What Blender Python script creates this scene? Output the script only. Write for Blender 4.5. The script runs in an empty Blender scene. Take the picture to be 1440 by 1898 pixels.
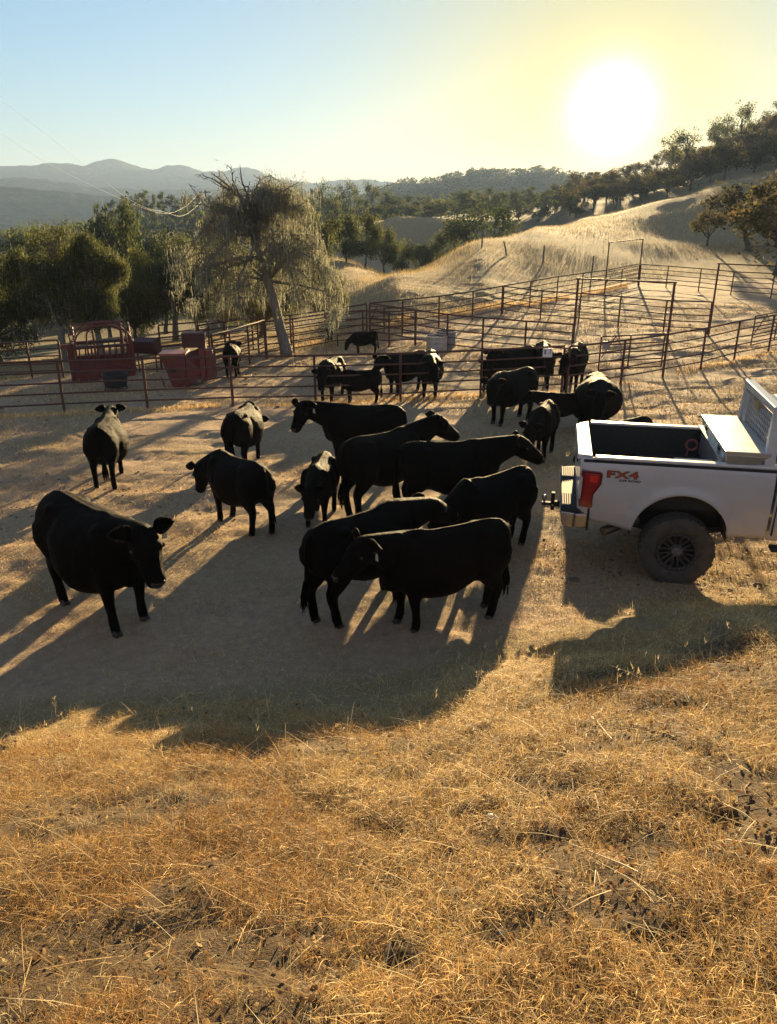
import bpy, bmesh, math, random
import numpy as np
from mathutils import Vector, Matrix

QUICK = False
R = math.radians
SC = bpy.context.scene
COL = SC.collection
# ---------------------------------------------------------------- camera
EYE = 4.3
PITCH = 21.7
FPX = 1450.0                       # focal length in pixels of the 1440 x 1898 photograph
cam_d = bpy.data.cameras.new("camera")
cam = bpy.data.objects.new("camera", cam_d)
COL.objects.link(cam)
cam_d.sensor_fit = 'HORIZONTAL'
cam_d.sensor_width = 36.0
cam_d.lens = 36.0 * FPX / 1440.0
cam_d.clip_start = 0.05
cam_d.clip_end = 40000
cam.location = (0, 0, EYE)
cam.rotation_euler = (R(90 - PITCH), 0, 0)
SC.camera = cam
# ---------------------------------------------------------------- sun, sky, exposure
SUN_EL, SUN_AZ = 5.3, 14.3         # azimuth to the right of the view axis (+Y)
sdir = Vector((math.sin(R(SUN_AZ)) * math.cos(R(SUN_EL)), math.cos(R(SUN_AZ)) * math.cos(R(SUN_EL)), math.sin(R(SUN_EL))))
sun_d = bpy.data.lights.new("sun", 'SUN')
sun_d.energy = 5.0
sun_d.angle = R(0.53)
sun_d.color = (1.0, 0.73, 0.37)
sun = bpy.data.objects.new("sun", sun_d)
COL.objects.link(sun)
sun.rotation_euler = sdir.to_track_quat('Z', 'Y').to_euler()
sun.location = sdir * 100
w = bpy.data.worlds.new("World")
SC.world = w
w.use_nodes = True
nt = w.node_tree
nt.nodes.clear()
wo = nt.nodes.new('ShaderNodeOutputWorld')
bg = nt.nodes.new('ShaderNodeBackground')
sky = nt.nodes.new('ShaderNodeTexSky')
sky.sky_type = 'NISHITA'
sky.sun_disc = False
sky.sun_elevation = R(SUN_EL)
sky.sun_rotation = R(SUN_AZ)
sky.altitude = 300
sky.air_density = 1.0
sky.dust_density = 0.4
sky.ozone_density = 4.0
bg.inputs['Strength'].default_value = 0.058
# the glow of the air round the sun itself (part of the sky, fixed to the sun's direction)
tc = nt.nodes.new('ShaderNodeTexCoord')
dp = nt.nodes.new('ShaderNodeVectorMath'); dp.operation = 'DOT_PRODUCT'
dp.inputs[1].default_value = sdir
nt.links.new(tc.outputs['Generated'], dp.inputs[0])
def wmath(op, a, b=None, clamp=False):
    n = nt.nodes.new('ShaderNodeMath'); n.operation = op; n.use_clamp = clamp
    for i, v in enumerate((a, b)):
        if v is None: continue
        if isinstance(v, (int, float)): n.inputs[i].default_value = v
        else: nt.links.new(v, n.inputs[i])
    return n.outputs[0]
ang = wmath('ARCCOSINE', wmath('MINIMUM', dp.outputs['Value'], 0.9999999))
def lobe(width, power, amp):
    return wmath('MULTIPLY', wmath('EXPONENT', wmath('MULTIPLY', wmath('POWER', wmath('DIVIDE', ang, R(width)), power), -1.0)), amp)
def vmul(a, b):
    n = nt.nodes.new('ShaderNodeMix'); n.data_type = 'RGBA'; n.blend_type = 'MULTIPLY'; n.inputs[0].default_value = 1.0
    for i, v in ((6, a), (7, b)):
        if isinstance(v, tuple): n.inputs[i].default_value = (*v, 1)
        else: nt.links.new(v, n.inputs[i])
    return n.outputs[2]
gm = nt.nodes.new('ShaderNodeGamma'); gm.inputs['Gamma'].default_value = 0.65      # evens out the very bright sky round the low sun
nt.links.new(sky.outputs[0], gm.inputs['Color'])
warm = nt.nodes.new('ShaderNodeMix'); warm.data_type = 'RGBA'
nt.links.new(lobe(15.5, 1.7, 1.0), warm.inputs[0])
warm.inputs[6].default_value = (1, 1, 1, 1); warm.inputs[7].default_value = (1.0, 0.75, 0.25, 1)
back = nt.nodes.new('ShaderNodeMapRange'); back.interpolation_type = 'SMOOTHSTEP'      # rosy tint added to the unseen sky behind, to warm the shaded ground
nt.links.new(ang, back.inputs['Value'])
back.inputs['From Min'].default_value = R(58); back.inputs['From Max'].default_value = R(120)
rosy = nt.nodes.new('ShaderNodeMix'); rosy.data_type = 'RGBA'
nt.links.new(back.outputs[0], rosy.inputs[0])
rosy.inputs[6].default_value = (1, 1, 1, 1); rosy.inputs[7].default_value = (1.85, 1.02, 0.84, 1)
nt.links.new(vmul(vmul(gm.outputs[0], warm.outputs[2]), rosy.outputs[2]), bg.inputs['Color'])
b2 = nt.nodes.new('ShaderNodeBackground'); b2.inputs['Color'].default_value = (1, 0.96, 0.86, 1)
nt.links.new(lobe(1.6, 1.45, 0.85), b2.inputs['Strength'])
ad = nt.nodes.new('ShaderNodeAddShader'); nt.links.new(bg.outputs[0], ad.inputs[0]); nt.links.new(b2.outputs[0], ad.inputs[1])
nt.links.new(ad.outputs[0], wo.inputs['Surface'])
SC.view_settings.view_transform = 'Standard'
SC.view_settings.look = 'None'
SC.view_settings.exposure = 2.65
SC.view_settings.gamma = 1.0
SC.view_settings.use_curve_mapping = False
SC.cycles.use_denoising = True
SC.cycles.max_bounces = 6
SC.cycles.diffuse_bounces = 3
SC.cycles.glossy_bounces = 3
SC.cycles.transmission_bounces = 4
SC.cycles.volume_bounces = 1
SC.cycles.transparent_max_bounces = 8
SC.cycles.sample_clamp_indirect = 6.0
# ---------------------------------------------------------------- helpers
RNG = np.random.default_rng(11)
def link(o, parent=None):
    COL.objects.link(o)
    if parent is not None: o.parent = parent
    return o
def tag(o, label=None, cat=None, group=None, kind=None):
    if label: o['label'] = label
    if cat: o['category'] = cat
    if group: o['group'] = group
    if kind: o['kind'] = kind
    return o
def empty(name, loc, rz=0.0, **kw):
    o = bpy.data.objects.new(name, None)
    o.empty_display_size = 0.2
    link(o)
    o.location = loc
    o.rotation_euler = (0, 0, rz)
    return tag(o, **kw)
def meshobj(name, me, mat=None, parent=None):
    if mat is not None:
        for m in (mat if isinstance(mat, (list, tuple)) else [mat]): me.materials.append(m)
    return link(bpy.data.objects.new(name, me), parent)
def np_mesh(name, verts, faces, color=None, smooth=False, mats=None, matidx=None):
    """faces: (M,3) or (M,4) int array, or list of such arrays."""
    me = bpy.data.meshes.new(name)
    fl = [np.asarray(f, dtype=np.int32) for f in (faces if isinstance(faces, list) else [faces]) if len(f)]
    verts = np.asarray(verts, dtype=np.float32)
    me.vertices.add(len(verts)); me.vertices.foreach_set('co', verts.ravel())
    nl = sum(f.size for f in fl); nf = sum(len(f) for f in fl)
    me.loops.add(nl); me.polygons.add(nf)
    me.loops.foreach_set('vertex_index', np.concatenate([f.ravel() for f in fl]))
    tot = np.concatenate([np.full(len(f), f.shape[1], dtype=np.int32) for f in fl])
    st = np.zeros(nf, dtype=np.int32); st[1:] = np.cumsum(tot)[:-1]
    me.polygons.foreach_set('loop_start', st)
    if matidx is not None: me.polygons.foreach_set('material_index', np.asarray(matidx, dtype=np.int32))
    me.update(calc_edges=True)
    if smooth: me.polygons.foreach_set('use_smooth', np.ones(nf, dtype=bool))
    if color is not None:
        a = me.color_attributes.new('tint', 'FLOAT_COLOR', 'POINT')
        c = np.ones((len(verts), 4), dtype=np.float32); c[:, :3] = color
        a.data.foreach_set('color', c.ravel())
    return me
class MB:
    """collects shapes for one mesh"""
    def __init__(s): s.v = []; s.f = []; s.n = 0; s.mi = []; s.cur = 0
    def add(s, v, f):
        s.v.append(np.asarray(v, dtype=float))
        for q in f:
            s.f.append([i + s.n for i in q]); s.mi.append(s.cur)
        s.n += len(v)
    def box(s, a, b, mat=None):
        x0, y0, z0 = a; x1, y1, z1 = b
        v = np.array([(x0,y0,z0),(x1,y0,z0),(x1,y1,z0),(x0,y1,z0),(x0,y0,z1),(x1,y0,z1),(x1,y1,z1),(x0,y1,z1)], dtype=float)
        if mat is not None: v = np.array([mat @ Vector(p) for p in v])
        s.add(v, [(0,3,2,1),(4,5,6,7),(0,1,5,4),(1,2,6,5),(2,3,7,6),(3,0,4,7)])
    def hexa(s, p8):
        s.add(p8, [(0,3,2,1),(4,5,6,7),(0,1,5,4),(1,2,6,5),(2,3,7,6),(3,0,4,7)])
    def tube(s, pts, r, n=8, cap=True, ra=None):
        """tube through pts; r scalar or list"""
        P = [Vector(p) for p in pts]; m = len(P)
        rr = [r] * m if isinstance(r, (int, float)) else list(r)
        v = []; prev = None
        for i in range(m):
            t = (P[min(i+1, m-1)] - P[max(i-1, 0)])
            if t.length < 1e-9: t = Vector((0,0,1))
            t.normalize()
            if prev is None:
                ref = Vector((0,0,1)) if abs(t.z) < 0.9 else Vector((1,0,0))
                u = t.cross(ref).normalized()
            else:
                u = (prev - t * prev.dot(t))
                if u.length < 1e-6: u = t.orthogonal()
                u.normalize()
            prev = u; w_ = t.cross(u)
            for k in range(n):
                a = 2*math.pi*k/n
                v.append(P[i] + (u*math.cos(a) + w_*math.sin(a)) * rr[i])
        f = []
        for i in range(m-1):
            for k in range(n):
                k2 = (k+1) % n
                f.append((i*n+k, i*n+k2, (i+1)*n+k2, (i+1)*n+k))
        if cap:
            f.append(tuple(range(n-1, -1, -1))); f.append(tuple((m-1)*n + k for k in range(n)))
        s.add([tuple(p) for p in v], f)
    def lathe(s, prof, n=32, axis='z', c=(0,0,0), cap=True):
        """prof list of (radius, height)"""
        v = []; m = len(prof)
        for r, h in prof:
            for k in range(n):
                a = 2*math.pi*k/n
                p = (r*math.cos(a), r*math.sin(a), h)
                if axis == 'y': p = (p[0], p[2], p[1])
                v.append((p[0]+c[0], p[1]+c[1], p[2]+c[2]))
        f = []
        for i in range(m-1):
            for k in range(n):
                k2 = (k+1) % n
                q = (i*n+k, i*n+k2, (i+1)*n+k2, (i+1)*n+k)
                f.append(q if axis == 'z' else q[::-1])
        if cap:
            f.append(tuple(range(n-1, -1, -1))); f.append(tuple((m-1)*n+k for k in range(n)))
        s.add(v, f)
    def ellipsoid(s, c, r, n=12, m=8, mat=None):
        v = [(0,0,-1)]
        for i in range(1, m):
            ph = -math.pi/2 + math.pi*i/m
            for k in range(n):
                a = 2*math.pi*k/n
                v.append((math.cos(ph)*math.cos(a), math.cos(ph)*math.sin(a), math.sin(ph)))
        v.append((0,0,1))
        v = np.array(v) * np.array(r)
        if mat is not None: v = np.array([mat @ Vector(p) for p in v])
        v = v + np.array(c)
        f = [(0, 1+(k+1) % n, 1+k) for k in range(n)]
        for i in range(m-2):
            for k in range(n):
                k2 = (k+1) % n
                f.append((1+i*n+k, 1+i*n+k2, 1+(i+1)*n+k2, 1+(i+1)*n+k))
        L = len(v)-1; b = 1+(m-2)*n
        f += [(L, b+k, b+(k+1) % n) for k in range(n)]
        s.add(v, f)
    def poly_prism(s, outline, y0, y1):
        """outline of (x,z) points, counter-clockwise seen from -y; extruded y0..y1"""
        n = len(outline)
        v = [(x, y0, z) for x, z in outline] + [(x, y1, z) for x, z in outline]
        f = [tuple(range(n)), tuple(range(2*n-1, n-1, -1))]
        for i in range(n):
            j = (i+1) % n
            f.append((i, i+n, j+n, j))
        s.add(v, f)
    def mesh(s, name, smooth=False):
        me = bpy.data.meshes.new(name)
        me.from_pydata([tuple(p) for p in np.concatenate(s.v)], [], s.f)
        if any(s.mi): me.polygons.foreach_set('material_index', s.mi)
        if smooth: me.polygons.foreach_set('use_smooth', [True]*len(me.polygons))
        me.update()
        return me
    def build(s, name, mat, parent=None, smooth=False, bevel=0.0, autosmooth=True):
        me = s.mesh(name, smooth)
        bm = bmesh.new(); bm.from_mesh(me)
        bmesh.ops.recalc_face_normals(bm, faces=bm.faces)
        bm.to_mesh(me); bm.free()
        if smooth and autosmooth:
            try: me.set_sharp_from_angle(angle=R(40))
            except Exception: pass
        o = meshobj(name, me, mat, parent)
        if bevel > 0:
            b = o.modifiers.new('bevel', 'BEVEL'); b.width = bevel; b.segments = 2; b.limit_method = 'ANGLE'; b.angle_limit = R(35)
        return o
# ---- noise
def _hash(ix, iy, seed):
    h = (ix.astype(np.int64) * 374761393 + iy.astype(np.int64) * 668265263 + seed * 974634777) & 0xffffffff
    h = ((h ^ (h >> 13)) * 1274126177) & 0xffffffff
    h = h ^ (h >> 16)
    return (h & 0xffffff) / float(0xffffff)
def vnoise(x, y, seed=0):
    ix = np.floor(x); iy = np.floor(y); fx = x-ix; fy = y-iy
    fx = fx*fx*fx*(fx*(fx*6-15)+10); fy = fy*fy*fy*(fy*(fy*6-15)+10)
    a = _hash(ix, iy, seed); b = _hash(ix+1, iy, seed); c = _hash(ix, iy+1, seed); d = _hash(ix+1, iy+1, seed)
    return (a*(1-fx)+b*fx)*(1-fy) + (c*(1-fx)+d*fx)*fy - 0.5
def fbm(x, y, scale, octaves=4, seed=0, gain=0.5):
    s = 0; amp = 1.0; f = 1.0/scale
    for i in range(octaves):
        s = s + amp*vnoise(x*f+13.7*i, y*f-7.1*i, seed+i); amp *= gain; f *= 2.03
    return s
def sstep(a, b, x):
    t = np.clip((x-a)/(b-a), 0, 1); return t*t*(3-2*t)
# ---- materials
def new_mat(name):
    m = bpy.data.materials.new(name); m.use_nodes = True
    n = m.node_tree; n.nodes.clear()
    out = n.nodes.new('ShaderNodeOutputMaterial')
    return m, n, out
def N(n, t, **kw):
    nd = n.nodes.new(t)
    for k, v in kw.items():
        if hasattr(nd, k): setattr(nd, k, v)
    return nd
def setin(n, node, **kw):
    for k, v in kw.items():
        k = k.replace('_', ' ')
        s = node.inputs[k]
        if hasattr(v, 'is_output'): n.links.new(v, s)
        else: s.default_value = (*v, 1) if isinstance(v, tuple) and len(v) == 3 and s.type == 'RGBA' else v
def noise(n, scale, detail=4, rough=0.6, vec=None, dist=0.0):
    t = N(n, 'ShaderNodeTexNoise')
    t.inputs['Scale'].default_value = scale; t.inputs['Detail'].default_value = detail; t.inputs['Roughness'].default_value = rough
    t.inputs['Distortion'].default_value = dist
    if vec is not None: n.links.new(vec, t.inputs['Vector'])
    return t.outputs['Fac']
def ramp(n, fac, stops):
    r = N(n, 'ShaderNodeValToRGB')
    e = r.color_ramp.elements
    while len(e) < len(stops): e.new(0.5)
    for i, (p, c) in enumerate(stops):
        e[i].position = p; e[i].color = (*c, 1) if len(c) == 3 else c
    n.links.new(fac, r.inputs['Fac'])
    return r.outputs['Color']
def mix(n, fac, a, b, mode='MIX'):
    m = N(n, 'ShaderNodeMix', data_type='RGBA', blend_type=mode)
    for i, v in ((0, fac), (6, a), (7, b)):
        if hasattr(v, 'is_output'): n.links.new(v, m.inputs[i])
        else: m.inputs[i].default_value = (*v, 1) if isinstance(v, tuple) and len(v) == 3 else v
    return m.outputs[2]
def objcoord(n):
    return N(n, 'ShaderNodeTexCoord').outputs['Object']
def bump(n, h, strength=0.3, dist=0.02):
    b = N(n, 'ShaderNodeBump'); b.inputs['Strength'].default_value = strength; b.inputs['Distance'].default_value = dist
    n.links.new(h, b.inputs['Height']); return b.outputs['Normal']
def simple(name, c1, c2=None, rough=0.5, metal=0.0, scale=6.0, bumps=0.0, coat=0.0, spec=0.5, rough2=None, lo=0.35, hi=0.65, detail=5):
    m, n, out = new_mat(name)
    p = N(n, 'ShaderNodeBsdfPrincipled')
    v = objcoord(n)
    f = noise(n, scale, detail, 0.65, v)
    c2 = c2 or tuple(x*0.75 for x in c1)
    col = ramp(n, f, [(lo, c1), (hi, c2)])
    setin(n, p, Base_Color=col, Metallic=metal, Coat_Weight=coat, Specular_IOR_Level=spec)
    if rough2 is not None:
        rr = ramp(n, f, [(lo, (rough,)*3), (hi, (rough2,)*3)]); n.links.new(rr, p.inputs['Roughness'])
    else: p.inputs['Roughness'].default_value = rough
    if bumps > 0: n.links.new(bump(n, noise(n, scale*6, 4, 0.7, v), bumps, 0.01), p.inputs['Normal'])
    n.links.new(p.outputs[0], out.inputs['Surface'])
    return m
def leafy(name, trans=0.45, rough=0.6, tint=(1, 1, 1), spec=0.25):
    """thin leaf or straw: colour from the 'tint' attribute, lets light through"""
    m, n, out = new_mat(name)
    a = N(n, 'ShaderNodeAttribute', attribute_name='tint')
    oi = N(n, 'ShaderNodeObjectInfo')
    vr = ramp(n, oi.outputs['Random'], [(0.0, (0.72, 0.76, 0.8)), (1.0, (1.2, 1.12, 0.95))])
    c = mix(n, 1.0, mix(n, 1.0, a.outputs['Color'], vr, 'MULTIPLY'), tint, 'MULTIPLY')
    p = N(n, 'ShaderNodeBsdfPrincipled')
    setin(n, p, Base_Color=c, Roughness=rough, Specular_IOR_Level=spec)
    t = N(n, 'ShaderNodeBsdfTranslucent'); n.links.new(c, t.inputs['Color'])
    ms = N(n, 'ShaderNodeMixShader'); ms.inputs[0].default_value = trans
    n.links.new(p.outputs[0], ms.inputs[1]); n.links.new(t.outputs[0], ms.inputs[2])
    n.links.new(ms.outputs[0], out.inputs['Surface'])
    return m
# ---- rays of the camera, used to find where on the ground a thing stands
_cp, _sp = math.cos(R(PITCH)), math.sin(R(PITCH))
def ray(px, py):
    a = (px-720)/FPX; b = (949-py)/FPX
    return Vector((a, _cp + _sp*b, -_sp + _cp*b))
def azel(px, py):
    d = ray(px, py); return math.degrees(math.atan2(d.x, d.y)), math.degrees(math.atan2(d.z, math.hypot(d.x, d.y)))
# ---------------------------------------------------------------- terrain
_cols = np.array([math.degrees(math.atan((p-720)/1560.6)) for p in (-700, 0, 360, 620, 740, 900, 1000, 1100, 1250, 1340, 1440, 2100)])
_tab = np.array([
 # r      -700    0    360   620   740   900  1000  1100  1250  1340  1440  2100
 (22,    -1.0, -0.9, -.75, -.72, -.72, -.72, -.72, -.72, -.72, -.72, -.7, -.6),
 (28,    -1.3, -1.2, -1.0, -.90, -.78, -.75, -.75, -.75, -.75, -.75, -.7, -.5),
 (32,    -1.8, -1.7, -1.3, -1.0, -.60, -.75, -.75, -.75, -.75, -.75, -.7, -.4),
 (36,    -2.2, -2.0, -1.6, -1.1, -.20, -.70, -.75, -.75, -.75, -.75, -.7, -.3),
 (42,    -3.2, -3.0, -2.4, -1.2, 0.30, -.25, -.74, -.75, -.75, -.72, -.6, -.1),
 (48,    -4.0, -3.7, -3.2, -1.3, .25, 0.25, -.50, -.75, -.75, -.70, -.6, 0.2),
 (55,    -5.0, -4.8, -4.2, -1.2, -.50, 0.85, 0.0, -.60, -.75, -.70, -.5, .6),
 (62,    -6.2, -5.7, -5.2, -.90, -1.3, 1.12, 0.55, -.20, -.62, -.55, -.2, 1.0),
 (70,    -7.2, -6.7, -6.2, -.60, -2.0, 1.30, 1.20, 0.45, -.25, -.10, 0.4, 1.8),
 (80,    -8.5, -8.0, -7.5, -1.0, -2.8, 0.6, 1.65, 1.10, 0.45, 0.50, 1.2, 2.8),
 (92,    -9.5, -9.0, -8.5, -2.5, -4.0, -1.2, 1.6, 1.55, 1.15, 1.4, 2.4, 4),
 (110,  -10.5, -10, -9.5, -5.0, -6.5, -4.0, 0.8, 1.8, 3.3, 4.7, 5.2, 6),
 (125,   -11, -10.5, -9.5, -6.5, -7.5, -5.0, -.8, 2.0, 4.7, 6.3, 7.0, 8),
 (140,  -11.5, -11, -9.5, -7.5, -8.0, -6.0, -1.0, 2.0, 4.4, 6.8, 7.8, 9),
 (170,   -12, -11, -8.0, -7.0, -6.0, -6.0, -2.0, 1.0, 4.0, 8.0, 10, 13),
 (205,   -12, -11, -5.5, -6.0, 0.5, -1.0, -1.0, 2.0, 6.0, 11, 15, 20),
 (250,   -12, -11, -5.0, -5.0, -1.5, -1.0, 0.5, 5.0, 9.0, 15, 20, 28),
 (300,   -12, -11, -5.0, -3.0, -2.0, 0.0, 2.0, 8.5, 14, 21, 27, 40),
 (360,   -14, -13, -6.0, -4.0, -4.0, -2.0, 0.0, 6.0, 12, 20, 29, 45),
 (500,   -20, -18, -10, -8.0, -8.0, -6.0, -4.0, 2.0, 8.0, 18, 32, 60),
 (700,   -26, -25, -14, -10, 2.0, 10, 8.0, 6.0, 8.0, 20, 40, 80),
 (950,   -30, -30, -18, -12, 16, 29, 34, 20, 10, 15, 40, 90),
 (1300,  -34, -34, -24, -14, 8.0, 16, 24, 16, 6.0, 10, 30, 80),
 (2500,  -40, -40, -36, -30, -20, -15, -10, -10, 0, 10, 20, 40),
 (4100,  -40, -40, -40, -40, -40, -40, -40, -40, -40, -40, -40, -40)], dtype=float)
_lr = np.log(_tab[:, 0]); _tz = _tab[:, 1:]
def _slopes(x, y):
    d = np.diff(y, axis=0)/np.diff(x)[:, None]
    m = np.zeros_like(y); m[0] = d[0]; m[-1] = d[-1]
    same = d[:-1]*d[1:] > 0
    with np.errstate(divide='ignore', invalid='ignore'):
        hm = 2*d[:-1]*d[1:]/(d[:-1]+d[1:])
    m[1:-1] = np.where(same, np.where(np.isfinite(hm), hm, 0), 0.0)
    return m
_ms = _slopes(_lr, _tz)
def _zfar(az, r):
    l = np.log(np.clip(r, 22, 4099))
    i = np.clip(np.searchsorted(_lr, l)-1, 0, len(_lr)-2)
    h = _lr[i+1]-_lr[i]; t = (l-_lr[i])/h
    j = np.clip(np.searchsorted(_cols, az)-1, 0, len(_cols)-2)
    u = np.clip((az-_cols[j])/(_cols[j+1]-_cols[j]), 0, 1); u = u*u*(3-2*u)*0.5 + u*0.5
    def col(jj):
        y0 = _tz[i, jj]; y1 = _tz[i+1, jj]; m0 = _ms[i, jj]*h; m1 = _ms[i+1, jj]*h
        t2 = t*t; t3 = t2*t
        return (2*t3-3*t2+1)*y0 + (t3-2*t2+t)*m0 + (-2*t3+3*t2)*y1 + (t3-t2)*m1
    return col(j)*(1-u) + col(j+1)*u
def toe(x):
    return 6.35 + np.where(x > 0, 0.55*np.minimum(x, 2.9), 0.15*x)
def softplus(x, k):
    return np.where(x/k > 30, x, k*np.log1p(np.exp(np.clip(x/k, -60, 30))))
def bank(x, y):
    d = toe(np.clip(x, -12, 12)) - y
    b = 0.46*softplus(d, 0.33)
    b = b - 0.17*softplus(b-1.1, 0.4)
    return b - softplus(b-3.2, 0.8)*0.75
def height(x, y, detail=True):
    x = np.asarray(x, dtype=float); y = np.asarray(y, dtype=float)
    r = np.hypot(x, y); az = np.degrees(np.arctan2(x, y))
    base = -0.055*softplus(np.minimum(y, 40)-9, 1.0)
    base = np.maximum(base, -0.72)
    base = base + bank(x, y) - 0.012*softplus(-x-4, 2.0)*sstep(3, 9, y)
    wf = sstep(19, 30, r)*sstep(72, 52, np.abs(az))
    z = base*(1-wf) + np.where(wf > 0, _zfar(np.clip(az, _cols[0], _cols[-1]), r), 0)*wf
    z = z + (0.25+0.8*sstep(150, 220, r))*wf*fbm(x, y, 40, 3, 5)*sstep(60, 140, r) + fbm(x, y, 260, 4, 9)*sstep(300, 900, r)*18
    z = z + 0.10*fbm(x, y, 9, 3, 3)*sstep(6, 14, r)*(1-0.4*sstep(20, 30, r))
    if detail:
        bk = sstep(0.05, 0.4, bank(x, y))*(1-sstep(9, 14, r))
        z = z + fbm(x, y, 1.1, 4, 21)*(0.026+0.085*bk) + np.abs(fbm(x, y, 0.36, 3, 31))*(0.022+0.05*bk)*(1-sstep(16, 30, r))
        z = z + fbm(x, y, 0.24, 3, 87)*0.022*(1-sstep(14, 26, r))*(1-bk)
        z = z + fbm(x*0.5, y, 0.6, 3, 77)*0.06*sstep(8, 12, r)*(1-sstep(40, 60, r))
    return z
def hz(x, y):
    return float(height(np.array([x]), np.array([y]))[0])
_T = np.concatenate([np.geomspace(0.8, 60, 1600), np.geomspace(60.1, 3000, 1500)])
def G(px, py):
    """ground point seen at a pixel of the photograph"""
    d = ray(px, py)
    X = d.x*_T; Y = d.y*_T; Z = EYE + d.z*_T
    below = Z < height(X, Y, False)
    k = int(np.argmax(below)) if below.any() else len(_T)-1
    lo, hi = _T[max(k-1, 0)], _T[k]
    for _ in range(24):
        m = 0.5*(lo+hi)
        if EYE + d.z*m < float(height(np.array([d.x*m]), np.array([d.y*m]), False)[0]): hi = m
        else: lo = m
    x, y = d.x*hi, d.y*hi
    return Vector((x, y, hz(x, y)))
def at_r(px, r, dz=0.0):
    """ground point at a range along the column of a pixel"""
    a = math.atan((px-720)/1560.6)
    x, y = r*math.sin(a), r*math.cos(a)
    return Vector((x, y, hz(x, y)+dz))
def make_ground():
    ang = np.concatenate([np.arange(-180, -44, 3.0), np.arange(-44, 44, 0.25), np.arange(44, 180, 3.0)])
    rad = np.concatenate([[0.0], np.geomspace(0.35, 60, 640), np.geomspace(60.8, 4000, 165)])
    A, RR = np.meshgrid(np.radians(ang), rad, indexing='ij')
    X = RR*np.sin(A); Y = RR*np.cos(A)
    Z = height(X, Y)
    v = np.stack([X, Y, Z], -1).reshape(-1, 3)
    na, nr = len(ang), len(rad)
    i = np.arange(na)[:, None]; j = np.arange(nr-1)[None, :]
    i2 = (i+1) % na
    f = np.stack([i*nr+j, i*nr+j+1, i2*nr+j+1, i2*nr+j], -1).reshape(-1, 4)
    # what grows where: r = dry grass, g = trodden dirt, b = wooded floor
    x, y = v[:, 0], v[:, 1]; r = np.hypot(x, y)
    n1 = fbm(x, y, 2.2, 4, 41); n2 = fbm(x, y, 7, 3, 43)
    dirt = sstep(0.12, -0.02, bank(x, y) + n1*0.14)
    # the pens: dirt up to the back fence
    azd = np.degrees(np.arctan2(x, y))
    lim = np.interp(azd, [-40, -25, -13, -4, 1, 6, 11, 15, 20, 26, 45], [27, 29, 30, 29, 31, 37, 43, 53, 60, 58, 55])
    dirt = dirt*sstep(lim+1.5, lim-1.0, r + n2*3)
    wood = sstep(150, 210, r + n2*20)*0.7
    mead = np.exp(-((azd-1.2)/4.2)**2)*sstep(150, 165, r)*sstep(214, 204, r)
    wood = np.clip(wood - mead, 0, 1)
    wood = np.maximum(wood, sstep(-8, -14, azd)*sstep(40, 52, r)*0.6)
    soil = sstep(0.55, 1.3, bank(x, y) + n1*0.5)*sstep(13, 9, r)
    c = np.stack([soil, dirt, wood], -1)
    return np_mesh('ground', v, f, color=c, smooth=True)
def ground_mat():
    m, n, out = new_mat('dry_ground')
    geo = N(n, 'ShaderNodeNewGeometry')
    pos = geo.outputs['Position']
    at = N(n, 'ShaderNodeAttribute', attribute_name='tint')
    sep = N(n, 'ShaderNodeSeparateColor'); n.links.new(at.outputs['Color'], sep.inputs['Color'])
    na = noise(n, 0.9, 6, 0.7, pos); nb = noise(n, 9.0, 6, 0.75, pos); nc = noise(n, 60.0, 4, 0.7, pos); nd = noise(n, 0.12, 4, 0.6, pos)
    dirt = mix(n, ramp(n, nb, [(0.35, (0,)*3), (0.68, (1,)*3)]), ramp(n, na, [(0.3, (0.28, 0.19, 0.125)), (0.7, (0.38, 0.265, 0.17))]), (0.49, 0.35, 0.215))
    dirt = mix(n, ramp(n, nc, [(0.56, (0,)*3), (0.70, (0.7,)*3)]), dirt, (0.42, 0.31, 0.18))
    dirt = mix(n, ramp(n, nc, [(0.28, (0.7,)*3), (0.40, (0,)*3)]), dirt, (0.11, 0.08, 0.055))
    grass = mix(n, ramp(n, na, [(0.35, (0,)*3), (0.65, (1,)*3)]), ramp(n, nb, [(0.3, (0.27, 0.185, 0.09)), (0.7, (0.40, 0.29, 0.14))]), (0.33, 0.25, 0.135))
    grass = mix(n, ramp(n, nc, [(0.3, (0.6,)*3), (0.55, (0,)*3)]), grass, (0.14, 0.095, 0.05))
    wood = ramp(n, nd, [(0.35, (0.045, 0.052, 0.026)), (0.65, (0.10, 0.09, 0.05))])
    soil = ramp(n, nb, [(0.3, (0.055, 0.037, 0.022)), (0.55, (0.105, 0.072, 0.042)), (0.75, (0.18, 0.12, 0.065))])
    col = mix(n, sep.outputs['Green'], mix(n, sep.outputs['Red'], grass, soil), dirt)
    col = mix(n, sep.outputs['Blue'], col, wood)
    p = N(n, 'ShaderNodeBsdfPrincipled')
    setin(n, p, Base_Color=col, Roughness=0.95, Specular_IOR_Level=0.15)
    hsum = N(n, 'ShaderNodeMath', operation='ADD'); n.links.new(nb, hsum.inputs[0])
    hm = N(n, 'ShaderNodeMath', operation='MULTIPLY'); n.links.new(nc, hm.inputs[0]); hm.inputs[1].default_value = 0.35
    n.links.new(hm.outputs[0], hsum.inputs[1])
    n.links.new(bump(n, hsum.outputs[0], 0.9, 0.05), p.inputs['Normal'])
    n.links.new(p.outputs[0], out.inputs['Surface'])
    return m
tag(meshobj('ground', make_ground(), ground_mat()), kind='structure')
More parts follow.
